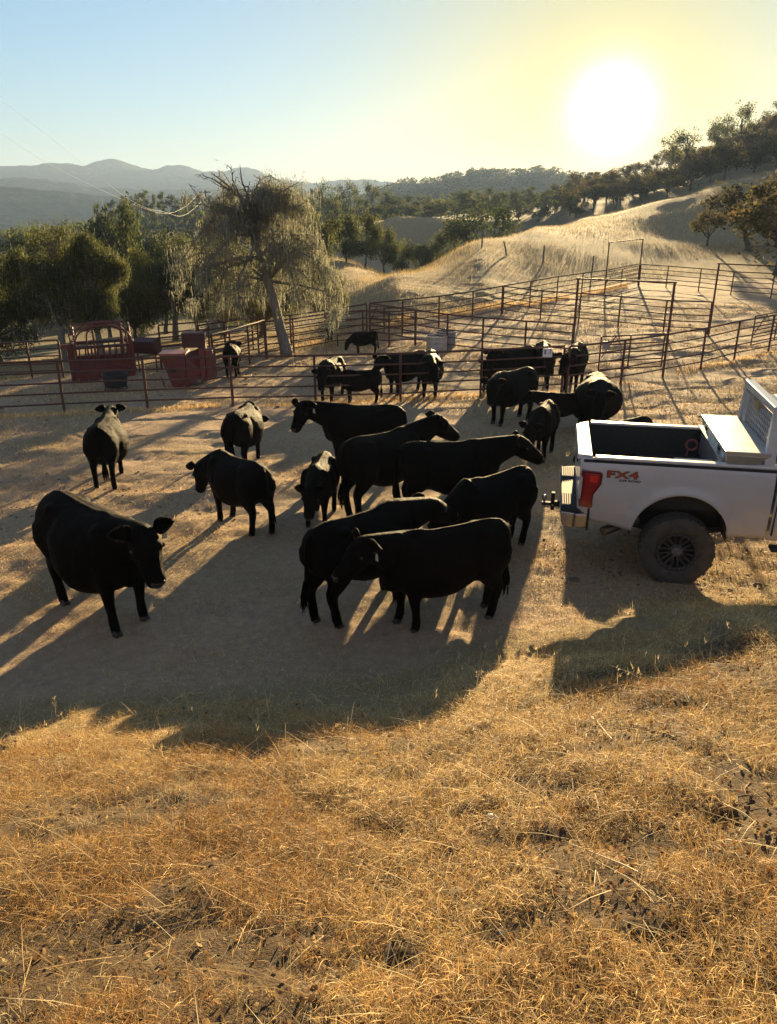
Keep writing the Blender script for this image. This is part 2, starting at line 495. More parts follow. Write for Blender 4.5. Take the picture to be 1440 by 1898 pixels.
# ---- mountains and foothills far across the valley
def range_mesh(name, r0, skyline, depth, seed, base=-45, rough=0.20):
    """a range of hills whose crest runs through (column px, row py) points at range r0"""
    az = np.arange(-60, 45, 0.12)
    sp = np.array([azel(px, py) for px, py in skyline])
    el = np.interp(az, sp[:, 0], sp[:, 1])
    k = np.ones(5)/5; el = np.convolve(np.pad(el, 2, mode='edge'), k, 'valid')
    el = el + fbm(az*1.0, az*0+seed, 1.6, 5, seed+9, 0.55)*0.16
    crest = EYE + r0*np.tan(np.radians(el))
    prof = np.concatenate([np.linspace(-1, 0, 34), np.linspace(0.08, 1, 10)])
    A, Pp = np.meshgrid(np.radians(az), prof, indexing='ij')
    cr = np.repeat(crest[:, None], len(prof), 1)
    t = np.abs(Pp)
    RR = r0 + np.where(Pp < 0, Pp*depth, Pp*depth*0.6)
    X = RR*np.sin(A); Y = RR*np.cos(A)
    env = (1-t)**1.15
    rid = 1-np.abs(fbm(X*1.0, Y*0.45, depth*0.55, 5, seed, 0.55))*2
    Z = base + (cr-base)*env*(1 + (rid-0.75)*rough*6*t*(1-t)) + fbm(X, Y, depth*0.06, 4, seed+3)*depth*0.012*(t+0.18)
    v = np.stack([X, Y, Z], -1).reshape(-1, 3)
    na, nr = A.shape
    i = np.arange(na-1)[:, None]; j = np.arange(nr-1)[None, :]
    f = np.stack([i*nr+j, i*nr+j+1, (i+1)*nr+j+1, (i+1)*nr+j], -1).reshape(-1, 4)
    return np_mesh(name, v, f, smooth=True)
def hill_mat():
    m, n, out = new_mat('brushy_hill')
    pos = N(n, 'ShaderNodeNewGeometry').outputs['Position']
    a = noise(n, 0.004, 8, 0.65, pos); b = noise(n, 0.03, 5, 0.7, pos)
    col = mix(n, ramp(n, b, [(0.4, (0,)*3), (0.6, (1,)*3)]), ramp(n, a, [(0.4, (0.045, 0.052, 0.035)), (0.62, (0.12, 0.105, 0.065))]), (0.04, 0.05, 0.03))
    p = N(n, 'ShaderNodeBsdfPrincipled'); setin(n, p, Base_Color=col, Roughness=1.0, Specular_IOR_Level=0.0)
    n.links.new(bump(n, b, 1.0, 12.0), p.inputs['Normal'])
    n.links.new(p.outputs[0], out.inputs['Surface'])
    return m
HM = hill_mat()
tag(meshobj('mountains', range_mesh('mountains', 3000, [(-900, 330), (-500, 318), (-200, 312), (0, 307), (60, 308), (110, 305), (150, 307), (180, 297), (200, 293), (222, 293), (243, 302), (265, 309), (290, 314), (308, 305), (325, 302), (345, 305), (370, 316), (400, 319), (430, 313), (455, 311), (475, 312), (500, 326), (530, 331), (570, 338), (596, 341), (610, 336), (640, 335), (680, 333), (720, 336), (780, 352), (900, 352), (1100, 345), (1500, 330), (2200, 320)], 1100, 101), HM), kind='structure')
tag(meshobj('foothills', range_mesh('foothills', 1950, [(-900, 350), (-300, 340), (-60, 336), (10, 329), (40, 326), (78, 329), (105, 337), (140, 342), (190, 346), (260, 350), (330, 352), (372, 346), (420, 350), (520, 352), (700, 358), (900, 362), (2200, 362)], 680, 211, rough=0.16), HM), kind='structure')
tag(meshobj('low_hills', range_mesh('low_hills', 1350, [(-900, 362), (-200, 352), (0, 346), (60, 350), (130, 354), (200, 362), (300, 366), (420, 368), (640, 372), (2200, 376)], 400, 307, rough=0.16), HM), kind='structure')
# ---------------------------------------------------------------- trees
LEAF = leafy('oak_leaf', 0.45, 0.8, spec=0.12)
MOSS = leafy('lace_lichen', 0.40, 0.8, spec=0.1)
def bark_mat(name, c1, c2):
    m, n, out = new_mat(name)
    v = objcoord(n)
    mp = N(n, 'ShaderNodeMapping'); mp.inputs['Scale'].default_value = (1, 1, 0.25); n.links.new(v, mp.inputs['Vector'])
    f = noise(n, 14, 6, 0.7, mp.outputs[0]); g = noise(n, 2.2, 3, 0.5, v)
    p = N(n, 'ShaderNodeBsdfPrincipled')
    setin(n, p, Base_Color=mix(n, ramp(n, g, [(0.35, (0,)*3), (0.65, (0.7,)*3)]), ramp(n, f, [(0.3, c2), (0.65, c1)]), (0.17, 0.165, 0.13)), Roughness=0.9, Specular_IOR_Level=0.2)
    n.links.new(bump(n, f, 0.8, 0.03), p.inputs['Normal'])
    n.links.new(p.outputs[0], out.inputs['Surface']); return m
BARK = bark_mat('oak_bark', (0.13, 0.11, 0.085), (0.045, 0.036, 0.028))
BARKG = bark_mat('grey_bark', (0.30, 0.285, 0.255), (0.13, 0.12, 0.105))
def rvec(rng, n):
    v = rng.normal(size=(n, 3)); return v/np.linalg.norm(v, axis=1)[:, None]
def leaf_quads(rng, cen, size, col, jit=0.28, aspect=0.62):
    """diamond shaped leaf faces"""
    n = len(cen)
    a = rvec(rng, n); b = np.cross(a, rvec(rng, n)); b /= np.linalg.norm(b, axis=1)[:, None]
    s = (size*rng.uniform(0.6, 1.35, n))[:, None]
    v = np.stack([cen-a*s*0.5, cen+b*s*0.5*aspect - a*s*0.08, cen+a*s*0.5, cen-b*s*0.5*aspect - a*s*0.08], 1).reshape(-1, 3)
    f = np.arange(4*n).reshape(-1, 4)
    c = col*(1+rng.uniform(-jit, jit, (n, 1)))
    return v, f, np.repeat(c, 4, 0)
def strands(rng, start, length, width, col, seg=3):
    """hanging ribbons of lichen"""
    n = len(start)
    th = rng.uniform(0, 2*math.pi, n); d = np.stack([np.cos(th), np.sin(th), np.zeros(n)], 1)
    dr = rng.normal(size=(n, 3))*0.10; dr[:, 2] = 0
    V = []; C = []
    for k in range(seg+1):
        t = k/seg
        c = start + np.array([0, 0, -1])*(length*t)[:, None] + dr*(length*t)[:, None] + rng.normal(size=(n, 3))*0.02*t
        wd = (width*(1-0.75*t**1.5)*0.5*rng.uniform(0.6, 1.2, n))[:, None]
        V += [c-d*wd, c+d*wd]
    v = np.stack(V, 1).reshape(-1, 3)
    base = np.arange(n)[:, None]*(2*(seg+1))
    f = np.concatenate([base+np.array([[2*k, 2*k+1, 2*k+3, 2*k+2]]) for k in range(seg)], 0)
    c = col*(1+rng.uniform(-0.35, 0.35, (n, 1)))
    return v, f, np.repeat(c, 2*(seg+1), 0)
GREEN = np.array([[0.070, 0.088, 0.030], [0.10, 0.115, 0.036], [0.055, 0.072, 0.030], [0.125, 0.125, 0.042]])
SUNG = np.array([[0.092, 0.105, 0.034], [0.125, 0.13, 0.042], [0.075, 0.090, 0.034], [0.15, 0.145, 0.052]])
OLIVE = np.array([[0.13, 0.135, 0.085], [0.165, 0.165, 0.11], [0.105, 0.115, 0.07]])
LICH = np.array([0.36, 0.355, 0.27])
HILLG = np.array([[0.080, 0.072, 0.034], [0.105, 0.088, 0.042], [0.065, 0.062, 0.032], [0.12, 0.10, 0.05]])  # olive-brown brush leaves, browned further to stand in for glare under the sun
def oak(seed, H=6.0, W=6.0, base=0.18, lobes=10, clumps=14, leaves=26, size=0.16, trunk=0.16, moss=0, airy=0.0, pal=GREEN, forks=3, lean=0.0, grey=False, spread=(0.45, 0.72), lr=(0.28, 0.46)):
    rng = np.random.default_rng(seed)
    cz = H*(base+1)/2; rz = H*(1-base)/2; rw = W/2
    # lobes of the crown
    L = []
    for i in range(lobes):
        d = rvec(rng, 1)[0]; d[2] = d[2]*0.9+0.12
        k = rng.uniform(*spread)
        c = np.array([d[0]*rw*k, d[1]*rw*k, cz+d[2]*rz*k])
        L.append((c, rng.uniform(*lr)*min(rw, rz*1.2)))
    cl = []; clr = []; cll = []
    for i, (c, r) in enumerate(L):
        m = max(3, int(clumps*rng.uniform(0.7, 1.3)))
        p = c + rvec(rng, m)*(r*rng.uniform(0.45, 1.05, m)**0.7)[:, None]*np.array([1, 1, 0.8])
        cl.append(p); clr.append(np.full(m, r)); cll.append(np.full(m, i))
    cl = np.concatenate(cl); clr = np.concatenate(clr); cll = np.concatenate(cll)
    keep = cl[:, 2] > H*base*0.6; cl, clr, cll = cl[keep], clr[keep], cll[keep]
    pc = pal[rng.integers(0, len(pal), len(cl))]*rng.uniform(0.75, 1.25, (len(cl), 1))
    nl = np.maximum(2, (leaves*rng.uniform(0.5, 1.5, len(cl))).astype(int))
    idx = np.repeat(np.arange(len(cl)), nl)
    cen = cl[idx] + rng.normal(size=(len(idx), 3))*(clr[idx]*(0.26+airy*0.1))[:, None]*np.array([1, 1, 0.75])
    v, f, c = leaf_quads(rng, cen, size, pc[idx])
    crown = np_mesh('crown', v, f, color=c)
    # wood
    mb = MB()
    top = np.array([lean*H, 0.05*H*rng.normal(), H*(base+0.30)])
    tp = [np.array([0, 0, -0.25]), np.array([lean*H*0.12, 0, H*0.05]), top*0.5+rng.normal(size=3)*np.array([0.02, 0.02, 0])*H, top]
    mb.tube(tp, [trunk*1.5, trunk*1.05, trunk*0.85, trunk*0.65], 9)
    for i, (c_, r) in enumerate(L):
        s = tp[2]*(1-(u := rng.uniform(0.2, 1.0))) + top*u
        md = (s+c_)/2 + rng.normal(size=3)*0.08*r + np.array([0, 0, -0.08*H*rng.uniform(-0.5, 1)])
        rr = trunk*rng.uniform(0.35, 0.6)
        mb.tube([s, md, c_], [rr, rr*0.7, rr*0.35], 6)
        ii = np.nonzero(cll == i)[0]
        for j in ii[:max(2, int(len(ii)*0.6))]:
            mb.tube([md*0.3+c_*0.7, (c_+cl[j])/2+rng.normal(size=3)*0.05*r, cl[j]], [rr*0.3, rr*0.2, rr*0.08], 4, cap=False)
    tr = mb.mesh('trunk', True)
    mo = None
    if moss:
        k = rng.integers(0, len(cl), moss)
        st = cl[k] + rng.normal(size=(moss, 3))*(clr[k]*0.3)[:, None]
        v, f, c = strands(rng, st, rng.uniform(0.25, 1.0, moss)*H*0.085, 0.032, np.tile(LICH, (moss, 1)))
        mo = np_mesh('hanging_lichen', v, f, color=c)
    return dict(crown=crown, trunk=tr, moss=mo, H=H, W=W, bark=BARKG if grey else BARK)
def put_tree(name, pr, loc, rz, sh, sw, **kw):
    """a tree: an Empty at its foot with trunk, crown and lichen; repeats share mesh data"""
    root = empty(name, loc, rz, **kw)
    root.scale = (sw, sw, sh)
    for key, mat in (('trunk', pr['bark']), ('crown', LEAF), ('moss', MOSS)):
        me = pr.get(key)
        if me is None: continue
        if not me.materials: me.materials.append(mat)
        o = bpy.data.objects.new({'moss': 'hanging_lichen'}.get(key, key), me)
        link(o, root)
        if key == 'moss': tag(o, kind='stuff')
    return root
TR = random.Random(5)
def tree_px(name, pr, px, r, py_top, wpx, **kw):
    g = at_r(px, r, -0.05)
    _, el = azel(px, py_top)
    H = max(1.5, EYE + r*math.tan(R(el)) - g.z)
    Wm = wpx*r/1560.0
    return put_tree(name, pr, g, TR.uniform(0, 6.28), H/pr['H']*1.02, Wm/pr['W'], **kw)
D = 0.4 if QUICK else 1.0
P_near = [oak(100+i, 6, 6, (-0.04, 0.14, 0.16)[i], 17, 32, int(112*D), 0.088, (0.17, 0.24, 0.26)[i], moss=int((500, 2200, 1600)[i]*D), pal=SUNG, grey=(i > 0), lean=(0, -.10, .08)[i], spread=(.50, .88), lr=(.20, .38)) for i in range(3)]
P_mid = [oak(200+i, 7, 7, 0.0, 13, 18, int(30*D), 0.24, 0.20, moss=(220 if i == 1 else 0)) for i in range(4)]
P_far = [oak(300+i, 9, 8, 0.02, 11, 11, int(22*D), 0.42, 0.22) for i in range(4)]
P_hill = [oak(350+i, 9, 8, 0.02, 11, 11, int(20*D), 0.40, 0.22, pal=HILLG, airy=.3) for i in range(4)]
P_airy = [oak(400+i, 10, 7, 0.38, 9, 9, int(13*D), 0.36, 0.20, airy=1.0, lean=0.04) for i in range(3)]
P_pine = [oak(450+i, 12, 5, 0.2, 10, 9, int(18*D), 0.40, 0.2, airy=0.6) for i in range(2)]

# ---- the leaning tree hung with lichen, in the pen
def lichen_tree():
    rng = np.random.default_rng(77)
    g = G(531, 660)
    r = math.hypot(g.x, g.y); s = r/1560.0*1.005     # metres per photograph pixel at that range
    root = empty('lichen_covered_oak', g, -math.atan2(g.x, g.y), label='leaning grey oak draped all over in pale hanging lichen, standing inside the pipe pen', cat='tree')
    def P(px, py, dep=0.0): return np.array([(px-531)*s, dep, (660-py)*s*1.01])
    mb = MB()
    spine = [P(533, 672), P(529, 640), P(522, 610), P(513, 560), P(503, 520), P(492, 478, .1), P(480, 440, .2), P(470, 405, .2), P(468, 378, .2)]
    mb.tube(spine, [.27, .21, .175, .155, .145, .13, .11, .085, .06], 12)
    ends = [(372, 352, 0), (395, 338, .6), (415, 335, -.5), (448, 322, .3), (465, 322, -.2), (500, 342, .4), (520, 338, -.4), (360, 430, .8), (350, 480, -.6), (338, 525, .4), (352, 560, -.5), (335, 490, .9), (640, 545, .3), (632, 580, -.4), (628, 520, 1.0), (395, 585, -.3), (385, 520, -1.2), (420, 560, 1.2),
            (560, 380, .8), (590, 420, -.5), (610, 460, .6), (618, 500, -.4), (600, 540, .9), (560, 560, -1.2), (520, 560, 1.6), (450, 545, -1.6), (400, 440, 1.6), (540, 440, -1.7), (470, 480, 1.9), (580, 490, 1.7), (430, 420, -1.5), (505, 410, 1.5), (390, 490, -1.6), (542, 352, .5), (482, 348, -.7), (556, 370, -.9), (520, 358, 1.1), (430, 372, .9), (410, 392, -.8), (585, 395, .2), (362, 462, .4)]
    pts = []
    for (px, py, dep) in ends:
        a = spine[rng.integers(4, 9)] if py > 375 else spine[rng.integers(6, 9)]
        e = P(px, py, dep*1.0)
        m1 = a*0.6+e*0.4 + np.array([0, 0, 0.55 if py > 365 else 0.1])*rng.uniform(0.5, 1.2); m2 = a*0.25+e*0.75 + np.array([0, 0, 0.45 if py > 365 else -0.05])*rng.uniform(0.4, 1.2)
        jj = rng.normal(size=(2, 3))*0.12
        path = [a, m1+jj[0], m2+jj[1], e]
        mb.tube(path, [0.06, 0.045, 0.028, 0.010], 6)
        dead = py < 356 and px < 475
        for t in np.linspace(0.15, 1, 26):
            k = min(2, int(t*3)); u = t*3-k
            q = path[k]*(1-u)+path[k+1]*u
            if not dead or t < 0.55: pts.append(q)
        for q in range(10 if not dead else 6):
            t = rng.uniform(0.25, 1); k = min(2, int(t*3)); u = t*3-k
            b = path[k]*(1-u)+path[k+1]*u
            d = rng.normal(size=3)*(np.array([.30, .3, .16]) if dead else np.array([.5, .5, .35])) + (np.array([0, 0, .10]) if dead else np.array([0, 0, -.12]))
            mb.tube([b, b+d*0.3+rng.normal(size=3)*.05, b+d*0.6+rng.normal(size=3)*.06, b+d*0.9], [.018, .013, .009, .005], 4, cap=False)
            if not dead:
                pts += [b+d*0.3, b+d*0.5, b+d*0.7, b+d*0.9]
    tr = mb.build('trunk', BARKG, root, smooth=True, autosmooth=False)
    pts = np.array(pts); pts = pts[fbm(pts[:, 0]+3, pts[:, 2], 0.9, 2, 7) > -0.24]
    n = int(22000*D)
    k = rng.integers(0, len(pts), n)
    st = pts[k] + rng.normal(size=(n, 3))*np.array([.13, .13, .12])
    ln = rng.uniform(0.10, 0.45, n)*rng.choice([0.6, 1.0, 1.9], n, p=[.55, .33, .12])
    v, f, c = strands(rng, st, ln, 0.019, np.tile(LICH, (n, 1))*rng.uniform(.6, 1.15, (n, 1)))
    tag(meshobj('hanging_lichen', np_mesh('hanging_lichen', v, f, color=c), MOSS, root), kind='stuff')
    n = int(25000*D)
    k = rng.integers(0, len(pts), n)
    cen = pts[k] + rng.normal(size=(n, 3))*np.array([.17, .17, .13])
    v, f, c = leaf_quads(rng, cen, 0.052, OLIVE[rng.integers(0, 3, n)])
    meshobj('crown', np_mesh('crown', v, f, color=c), LEAF, root)
lichen_tree()

# ---- oaks along the left side, below the pens
for i, (px, r, top, wd, k, lab) in enumerate([
    (-55, 38, 440, 230, 0, 'broad green oak cut off by the left edge of the photo'),
    (72, 35.5, 428, 180, 1, 'bushy sunlit-topped oak with pale grey limbs, left of the red squeeze chute'),
    (150, 35, 436, 140, 2, 'green oak with a bare grey trunk rising right behind the red squeeze chute'),
    (222, 43, 450, 130, 0, 'rounded green oak behind the right end of the red squeeze chute'),
    (300, 44, 446, 150, 1, 'green oak with a yellow-green top between the squeeze chute and the lichen-hung oak'),
    (395, 41, 500, 150, 2, 'low dark oak whose branches hang behind the left side of the lichen-hung oak'),
    (470, 36, 470, 170, 0, 'oak with several dark trunks directly behind the leaning lichen-hung oak'),
    (596, 37, 500, 100, 1, 'yellow-green bushy oak at the right foot of the lichen-hung oak, above the back fence')]):
    tree_px('oak_tree', P_near[k], px, r, top, wd, label=lab, cat='tree', group='oaks below the pens')
for i, (px, r, top, wd, k, lab) in enumerate([
    (172, 78, 362, 120, 1, 'dark ragged oak, tallest of the trees at the left'),
    (222, 80, 370, 100, 3, 'dark lichen-hung oak touching the right side of the tallest oak at the left'),
    (95, 88, 392, 110, 0, 'dark oak on the slope just left of the ragged tallest oak'),
    (25, 82, 404, 130, 2, 'dark oak at the left edge of the photo, above the sunlit green oaks'),
    (282, 74, 398, 130, 0, 'dark rounded oak under the hanging power lines'),
    (345, 66, 420, 130, 2, 'dark oak crown low on the slope, left of the bare patch with the power pole'),
    (395, 84, 378, 110, 3, 'dark oak crown behind the bare branches of the lichen-hung oak'),
    (592, 62, 376, 90, 1, 'lichen-hung green oak just beyond the right side of the leaning grey oak'),
    (640, 72, 384, 74, 0, 'green oak at the left end of the grove on the far grass slope'),
    (545, 66, 352, 100, 2, 'green oak rising behind the right shoulder of the lichen-hung oak'),
    (676, 78, 392, 70, 3, 'dark green oak in the middle of the grove on the far grass slope'),
    (712, 84, 410, 66, 1, 'dark green oak with visible trunks, in the right half of the grove on the slope'),
    (744, 90, 432, 52, 0, 'small dark oak at the right end of the grove, beside the grass gully'),
    (782, 104, 444, 60, 2, 'low scrubby tree in the gully below the far meadow'),
    (826, 112, 428, 60, 3, 'pale twiggy shrub-like tree left of the big dark bush on the hill crest'),
    (893, 112, 368, 128, 0, 'big rounded dark oak standing on the crest behind the lit grass edge'),
    (1400, 74, 285, 170, 1, 'large dark oak leaning into the photo at the right edge, beside the lit hill'),
    (1462, 60, 300, 190, 3, 'dark bushy oak cut off by the right edge, lower than the one behind it'),
    (1322, 80, 385, 70, 2, 'low dark bush at the foot of the large oak on the right edge'),
    (1520, 92, 300, 170, 0, 'oak just outside the right edge of the photo')]):
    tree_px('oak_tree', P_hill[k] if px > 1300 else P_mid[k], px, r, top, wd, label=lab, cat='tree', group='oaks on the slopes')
# ---- rows of trees on the ridge
gl = 'dark green tree in the long row on the ridge across the middle of the photo'
for i, (px, r, top) in enumerate([(520, 250, 339), (541, 262, 350), (560, 255, 346), (580, 268, 347), (602, 250, 334), (622, 262, 346), (641, 250, 329), (664, 258, 344), (690, 246, 331), (713, 252, 339),
    (738, 262, 362), (762, 256, 360), (790, 250, 358), (818, 262, 361), (848, 250, 352), (872, 258, 350), (905, 246, 344), (931, 252, 351), (960, 248, 349), (986, 256, 344), (1012, 250, 349), (1034, 245, 342),
    (648, 218, 364), (682, 222, 368), (716, 219, 374), (758, 221, 376), (800, 222, 378), (842, 219, 371), (880, 216, 369), (925, 212, 372), (965, 210, 375), (1000, 205, 372), (1035, 196, 368), (1070, 190, 366), (610, 226, 360), (575, 224, 366), (540, 228, 364)]):
    airy = i % 5 == 2 or px in (641, 690, 602)
    pr = P_airy[i % 3] if airy else P_far[i % 4]
    tree_px('ridge_tree', pr, px, r, top, TR.uniform(40, 64) if not airy else TR.uniform(34, 46), label='airy thin-crowned tree standing up out of the ridge row in the middle' if airy else gl, cat='tree', group='ridge trees with airy crowns' if airy else 'ridge trees in the middle row')
for i, (px, r, top) in enumerate([(228, 290, 358), (250, 300, 352), (268, 290, 346), (284, 305, 357), (300, 296, 350), (320, 290, 355), (343, 300, 357), (361, 292, 351), (388, 300, 358), (408, 295, 361), (430, 290, 350), (455, 300, 356), (482, 280, 352), (500, 290, 350), (205, 285, 366), (180, 290, 374)]):
    tree_px('pine_tree', P_pine[i % 2] if i % 3 else P_far[i % 4], px, r, top, TR.uniform(20, 34), label='small dark conifer in the left-hand ridge row below the far mountains', cat='tree', group='conifers on the left ridge')
# ---- the wooded hillside under the sun
for (px, r, top, wd, lab) in [(1236, 236, 242, 46, 'thin-crowned tree at the left of the skyline pair right of the sun'), (1262, 232, 234, 50, 'thin-crowned tree at the right of the skyline pair right of the sun'),
        (1312, 226, 218, 34, 'small sparse tree on the skyline between the pair and the tallest one'), (1352, 220, 184, 40, 'tallest sparse tree on the skyline near the top right corner'), (1332, 224, 205, 30, 'sparse tree touching the left side of the tallest skyline tree')]:
    tree_px('skyline_tree', P_airy[int(px) % 3], px, r, top, wd, label=lab, cat='tree', group='sparse trees on the right skyline')
k = 0
for row, r in enumerate((168, 186, 206, 228, 252, 276, 302)):
    px = 1030 + 14*(row % 3)
    while px < 1490:
        rr = r + TR.uniform(-8, 8)
        if not (r < 180 and px < 1330) and not (r < 200 and px < 1130):
            g = at_r(px, rr, -0.1)
            H = TR.uniform(4.5, 8.0) if r < 290 else TR.uniform(5, 9)
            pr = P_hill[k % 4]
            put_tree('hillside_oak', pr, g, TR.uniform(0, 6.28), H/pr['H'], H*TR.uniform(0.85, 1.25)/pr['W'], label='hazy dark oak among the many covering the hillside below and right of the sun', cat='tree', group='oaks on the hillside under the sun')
            k += 1
        px += TR.uniform(30, 46)*(230/rr)**0.5
for i in range(26):                                   # scattered on the left valley side
    px = TR.uniform(-150, 480); rr = TR.uniform(95, 210)
    if 350 < px < 410 and rr > 150: continue
    g = at_r(px, rr, -0.1); H = TR.uniform(5, 8); pr = P_far[i % 4] if rr > 140 else P_mid[i % 4]
    put_tree('valley_oak', pr, g, TR.uniform(0, 6.28), H/pr['H'], H*TR.uniform(1.0, 1.5)/pr['W'], label='dark oak in the shaded valley behind the green oaks on the left', cat='tree', group='oaks in the left valley')
# ---- far woods that read as one mass
def far_woods():
    rng = np.random.default_rng(9)
    q = 70
    pr = rvec(rng, q)*rng.uniform(0.4, 1.0, (q, 1))**0.5
    V = []; F = []; Cc = []; n0 = 0
    spots = []
    for _ in range(5200):
        az = rng.uniform(-34, 26); r = rng.uniform(330, 1000)
        if az > 14 and r < 400: continue
        spots.append((az, r))
    for az, r in spots:
        x = r*math.sin(R(az)); y = r*math.cos(R(az))
        z = hz(x, y); h = rng.uniform(3.5, 8)
        cen = pr[rng.permutation(q)[:46]]*np.array([h*0.62, h*0.62, h*0.5]) + np.array([x, y, z+h*0.45])
        v, f, c = leaf_quads(rng, cen, h*0.28, np.tile(GREEN[rng.integers(0, 4)]*rng.uniform(.7, 1.2), (46, 1)))
        V.append(v); F.append(f+n0); Cc.append(c); n0 += len(v)
    tag(meshobj('far_woods', np_mesh('far_woods', np.concatenate(V), np.concatenate(F), color=np.concatenate(Cc)), LEAF), kind='stuff')
far_woods()
# ---------------------------------------------------------------- pipe fences of the pens
def rust_mat():
    m, n, out = new_mat('rusty_pipe')
    v = objcoord(n); f = noise(n, 7, 6, 0.7, v); g = noise(n, 45, 4, 0.7, v)
    p = N(n, 'ShaderNodeBsdfPrincipled')
    c = mix(n, ramp(n, g, [(0.45, (0,)*3), (0.7, (0.6,)*3)]), ramp(n, f, [(0.3, (0.055, 0.024, 0.018)), (0.55, (0.095, 0.036, 0.024)), (0.75, (0.15, 0.065, 0.038))]), (0.17, 0.085, 0.05))
    setin(n, p, Base_Color=c, Roughness=0.62, Metallic=0.15, Specular_IOR_Level=0.45)
    n.links.new(bump(n, g, 0.35, 0.004), p.inputs['Normal'])
    n.links.new(p.outputs[0], out.inputs['Surface']); return m
PIPE = rust_mat()
RED = simple('faded_red_paint', (0.20, 0.032, 0.026), (0.10, 0.042, 0.030), rough=0.6, scale=4.5, bumps=0.15)
DARKRED = simple('dark_red_steel', (0.085, 0.022, 0.020), (0.055, 0.02, 0.018), rough=0.6, scale=4, bumps=0.15)
BLKRUB = simple('black_rubber', (0.02, 0.02, 0.021), (0.035, 0.033, 0.031), rough=0.7, scale=9, bumps=0.2)
GALV = simple('galvanised_steel', (0.50, 0.52, 0.54), (0.38, 0.40, 0.42), rough=0.42, metal=0.75, scale=11, rough2=0.55)
def fence(name, posts, label, rails=5, h=1.27, bottom=0.24, pr=0.034, rr=0.021, tops=None, hide=(), cat='fence', group=None):
    """posts: ground points; one fence run is one thing, each post and each rail a part"""
    o0 = posts[0]
    root = empty(name, o0, label=label, cat=cat, group=group)
    hs = [h]*len(posts) if tops is None else tops
    for i, p in enumerate(posts):
        if i in hide: continue
        q = p-o0; mb = MB()
        mb.tube([(q.x, q.y, q.z-0.3), (q.x, q.y, q.z+hs[i]-0.01)], pr, 10)
        mb.build('post', PIPE, root, smooth=True)
    for k in range(rails):
        t = k/(rails-1) if rails > 1 else 1
        z = bottom + (h-bottom)*t
        r_ = rr*1.35 if k == rails-1 else rr
        P = []
        for i, p in enumerate(posts):
            q = p-o0; P.append(Vector((q.x, q.y, q.z+z)))
        off = Vector((0, -pr*0.9, 0)) if k < rails-1 else Vector((0, 0, 0.012))
        mb = MB()
        Q = []
        for i in range(len(P)-1):
            Q.append(P[i]+off); md = (P[i]+P[i+1])/2+off
            md.z += RF.uniform(-0.012, 0.008); md.x += RF.uniform(-.008, .008); Q.append(md)
        Q.append(P[-1]+off)
        mb.tube(Q, r_, 8)
        mb.build('rail', PIPE, root, smooth=True)
    return root
RF = random.Random(3)
def gl_(pts): return [G(*p) for p in pts]
fence('pipe_fence', gl_([(-190, 786), (-36, 775), (120, 765), (274, 758), (432, 753), (585, 749), (742, 745), (890, 737), (1040, 728)]),
      'long rust-brown pipe fence across the front of the pens, in front of the red chute')
fence('pipe_fence', gl_([(1049, 731), (1150, 713), (1228, 697), (1298, 685), (1360, 668), (1423, 655), (1500, 640), (1600, 622)]),
      'rust-brown pipe fence running up to the right edge behind the truck')
fence('pipe_fence', gl_([(300, 668), (390, 660), (470, 650), (540, 645), (604, 638), (680, 624)]),
      'back pipe fence behind the leaning lichen-hung tree, running left to the red panel')
fence('pipe_fence', gl_([(686, 622), (746, 617), (813, 607), (875, 595), (929, 583), (981, 570), (1031, 560), (1077, 551), (1120, 543), (1182, 528)]),
      'back pipe fence along the foot of the grass hill, ending at the far gate frame')
fence('pipe_fence', gl_([(1184, 529), (1234, 533), (1294, 540), (1354, 547), (1428, 553), (1500, 560)]),
      'far pipe fence in the shade at upper right, running right from the far corner')
fence('pipe_fence', gl_([(931, 584), (1001, 593), (1072, 600), (1145, 606), (1229, 615), (1311, 621)]),
      'middle cross fence between the back fence and the tall post near the right edge')
fence('pipe_fence', gl_([(686, 624), (770, 641), (828, 650), (893, 659), (971, 668), (1057, 677)]),
      'nearer cross fence passing the round water tank and ending at the overhead gate frame')
fence('pipe_fence', gl_([(495, 664), (545, 656), (626, 643), (673, 641), (721, 642), (769, 642)]),
      'pipe fence just behind the grazing calf, from the leaning tree to the cross fence')
fence('alley_fence', gl_([(398, 700), (430, 687), (463, 674), (493, 663)]),
      'seven-rail alley fence leading from the red tapered bin toward the leaning tree', rails=7, h=1.3, bottom=0.2, cat='fence')
fence('alley_fence', gl_([(372, 676), (420, 668), (480, 657)]),
      'seven-rail alley fence on the far side of the cattle alley behind the red bin', rails=7, h=1.3, bottom=0.2, cat='fence')
fence('pipe_fence', gl_([(-160, 706), (-30, 703), (60, 702), (118, 700)]),
      'dark pipe fence left of the red squeeze chute, under the green oaks', rails=5, h=1.2)
fence('pipe_fence', gl_([(252, 690), (300, 684), (345, 678)]),
      'short low pipe fence between the red squeeze chute and the red bin', rails=4, h=1.0)
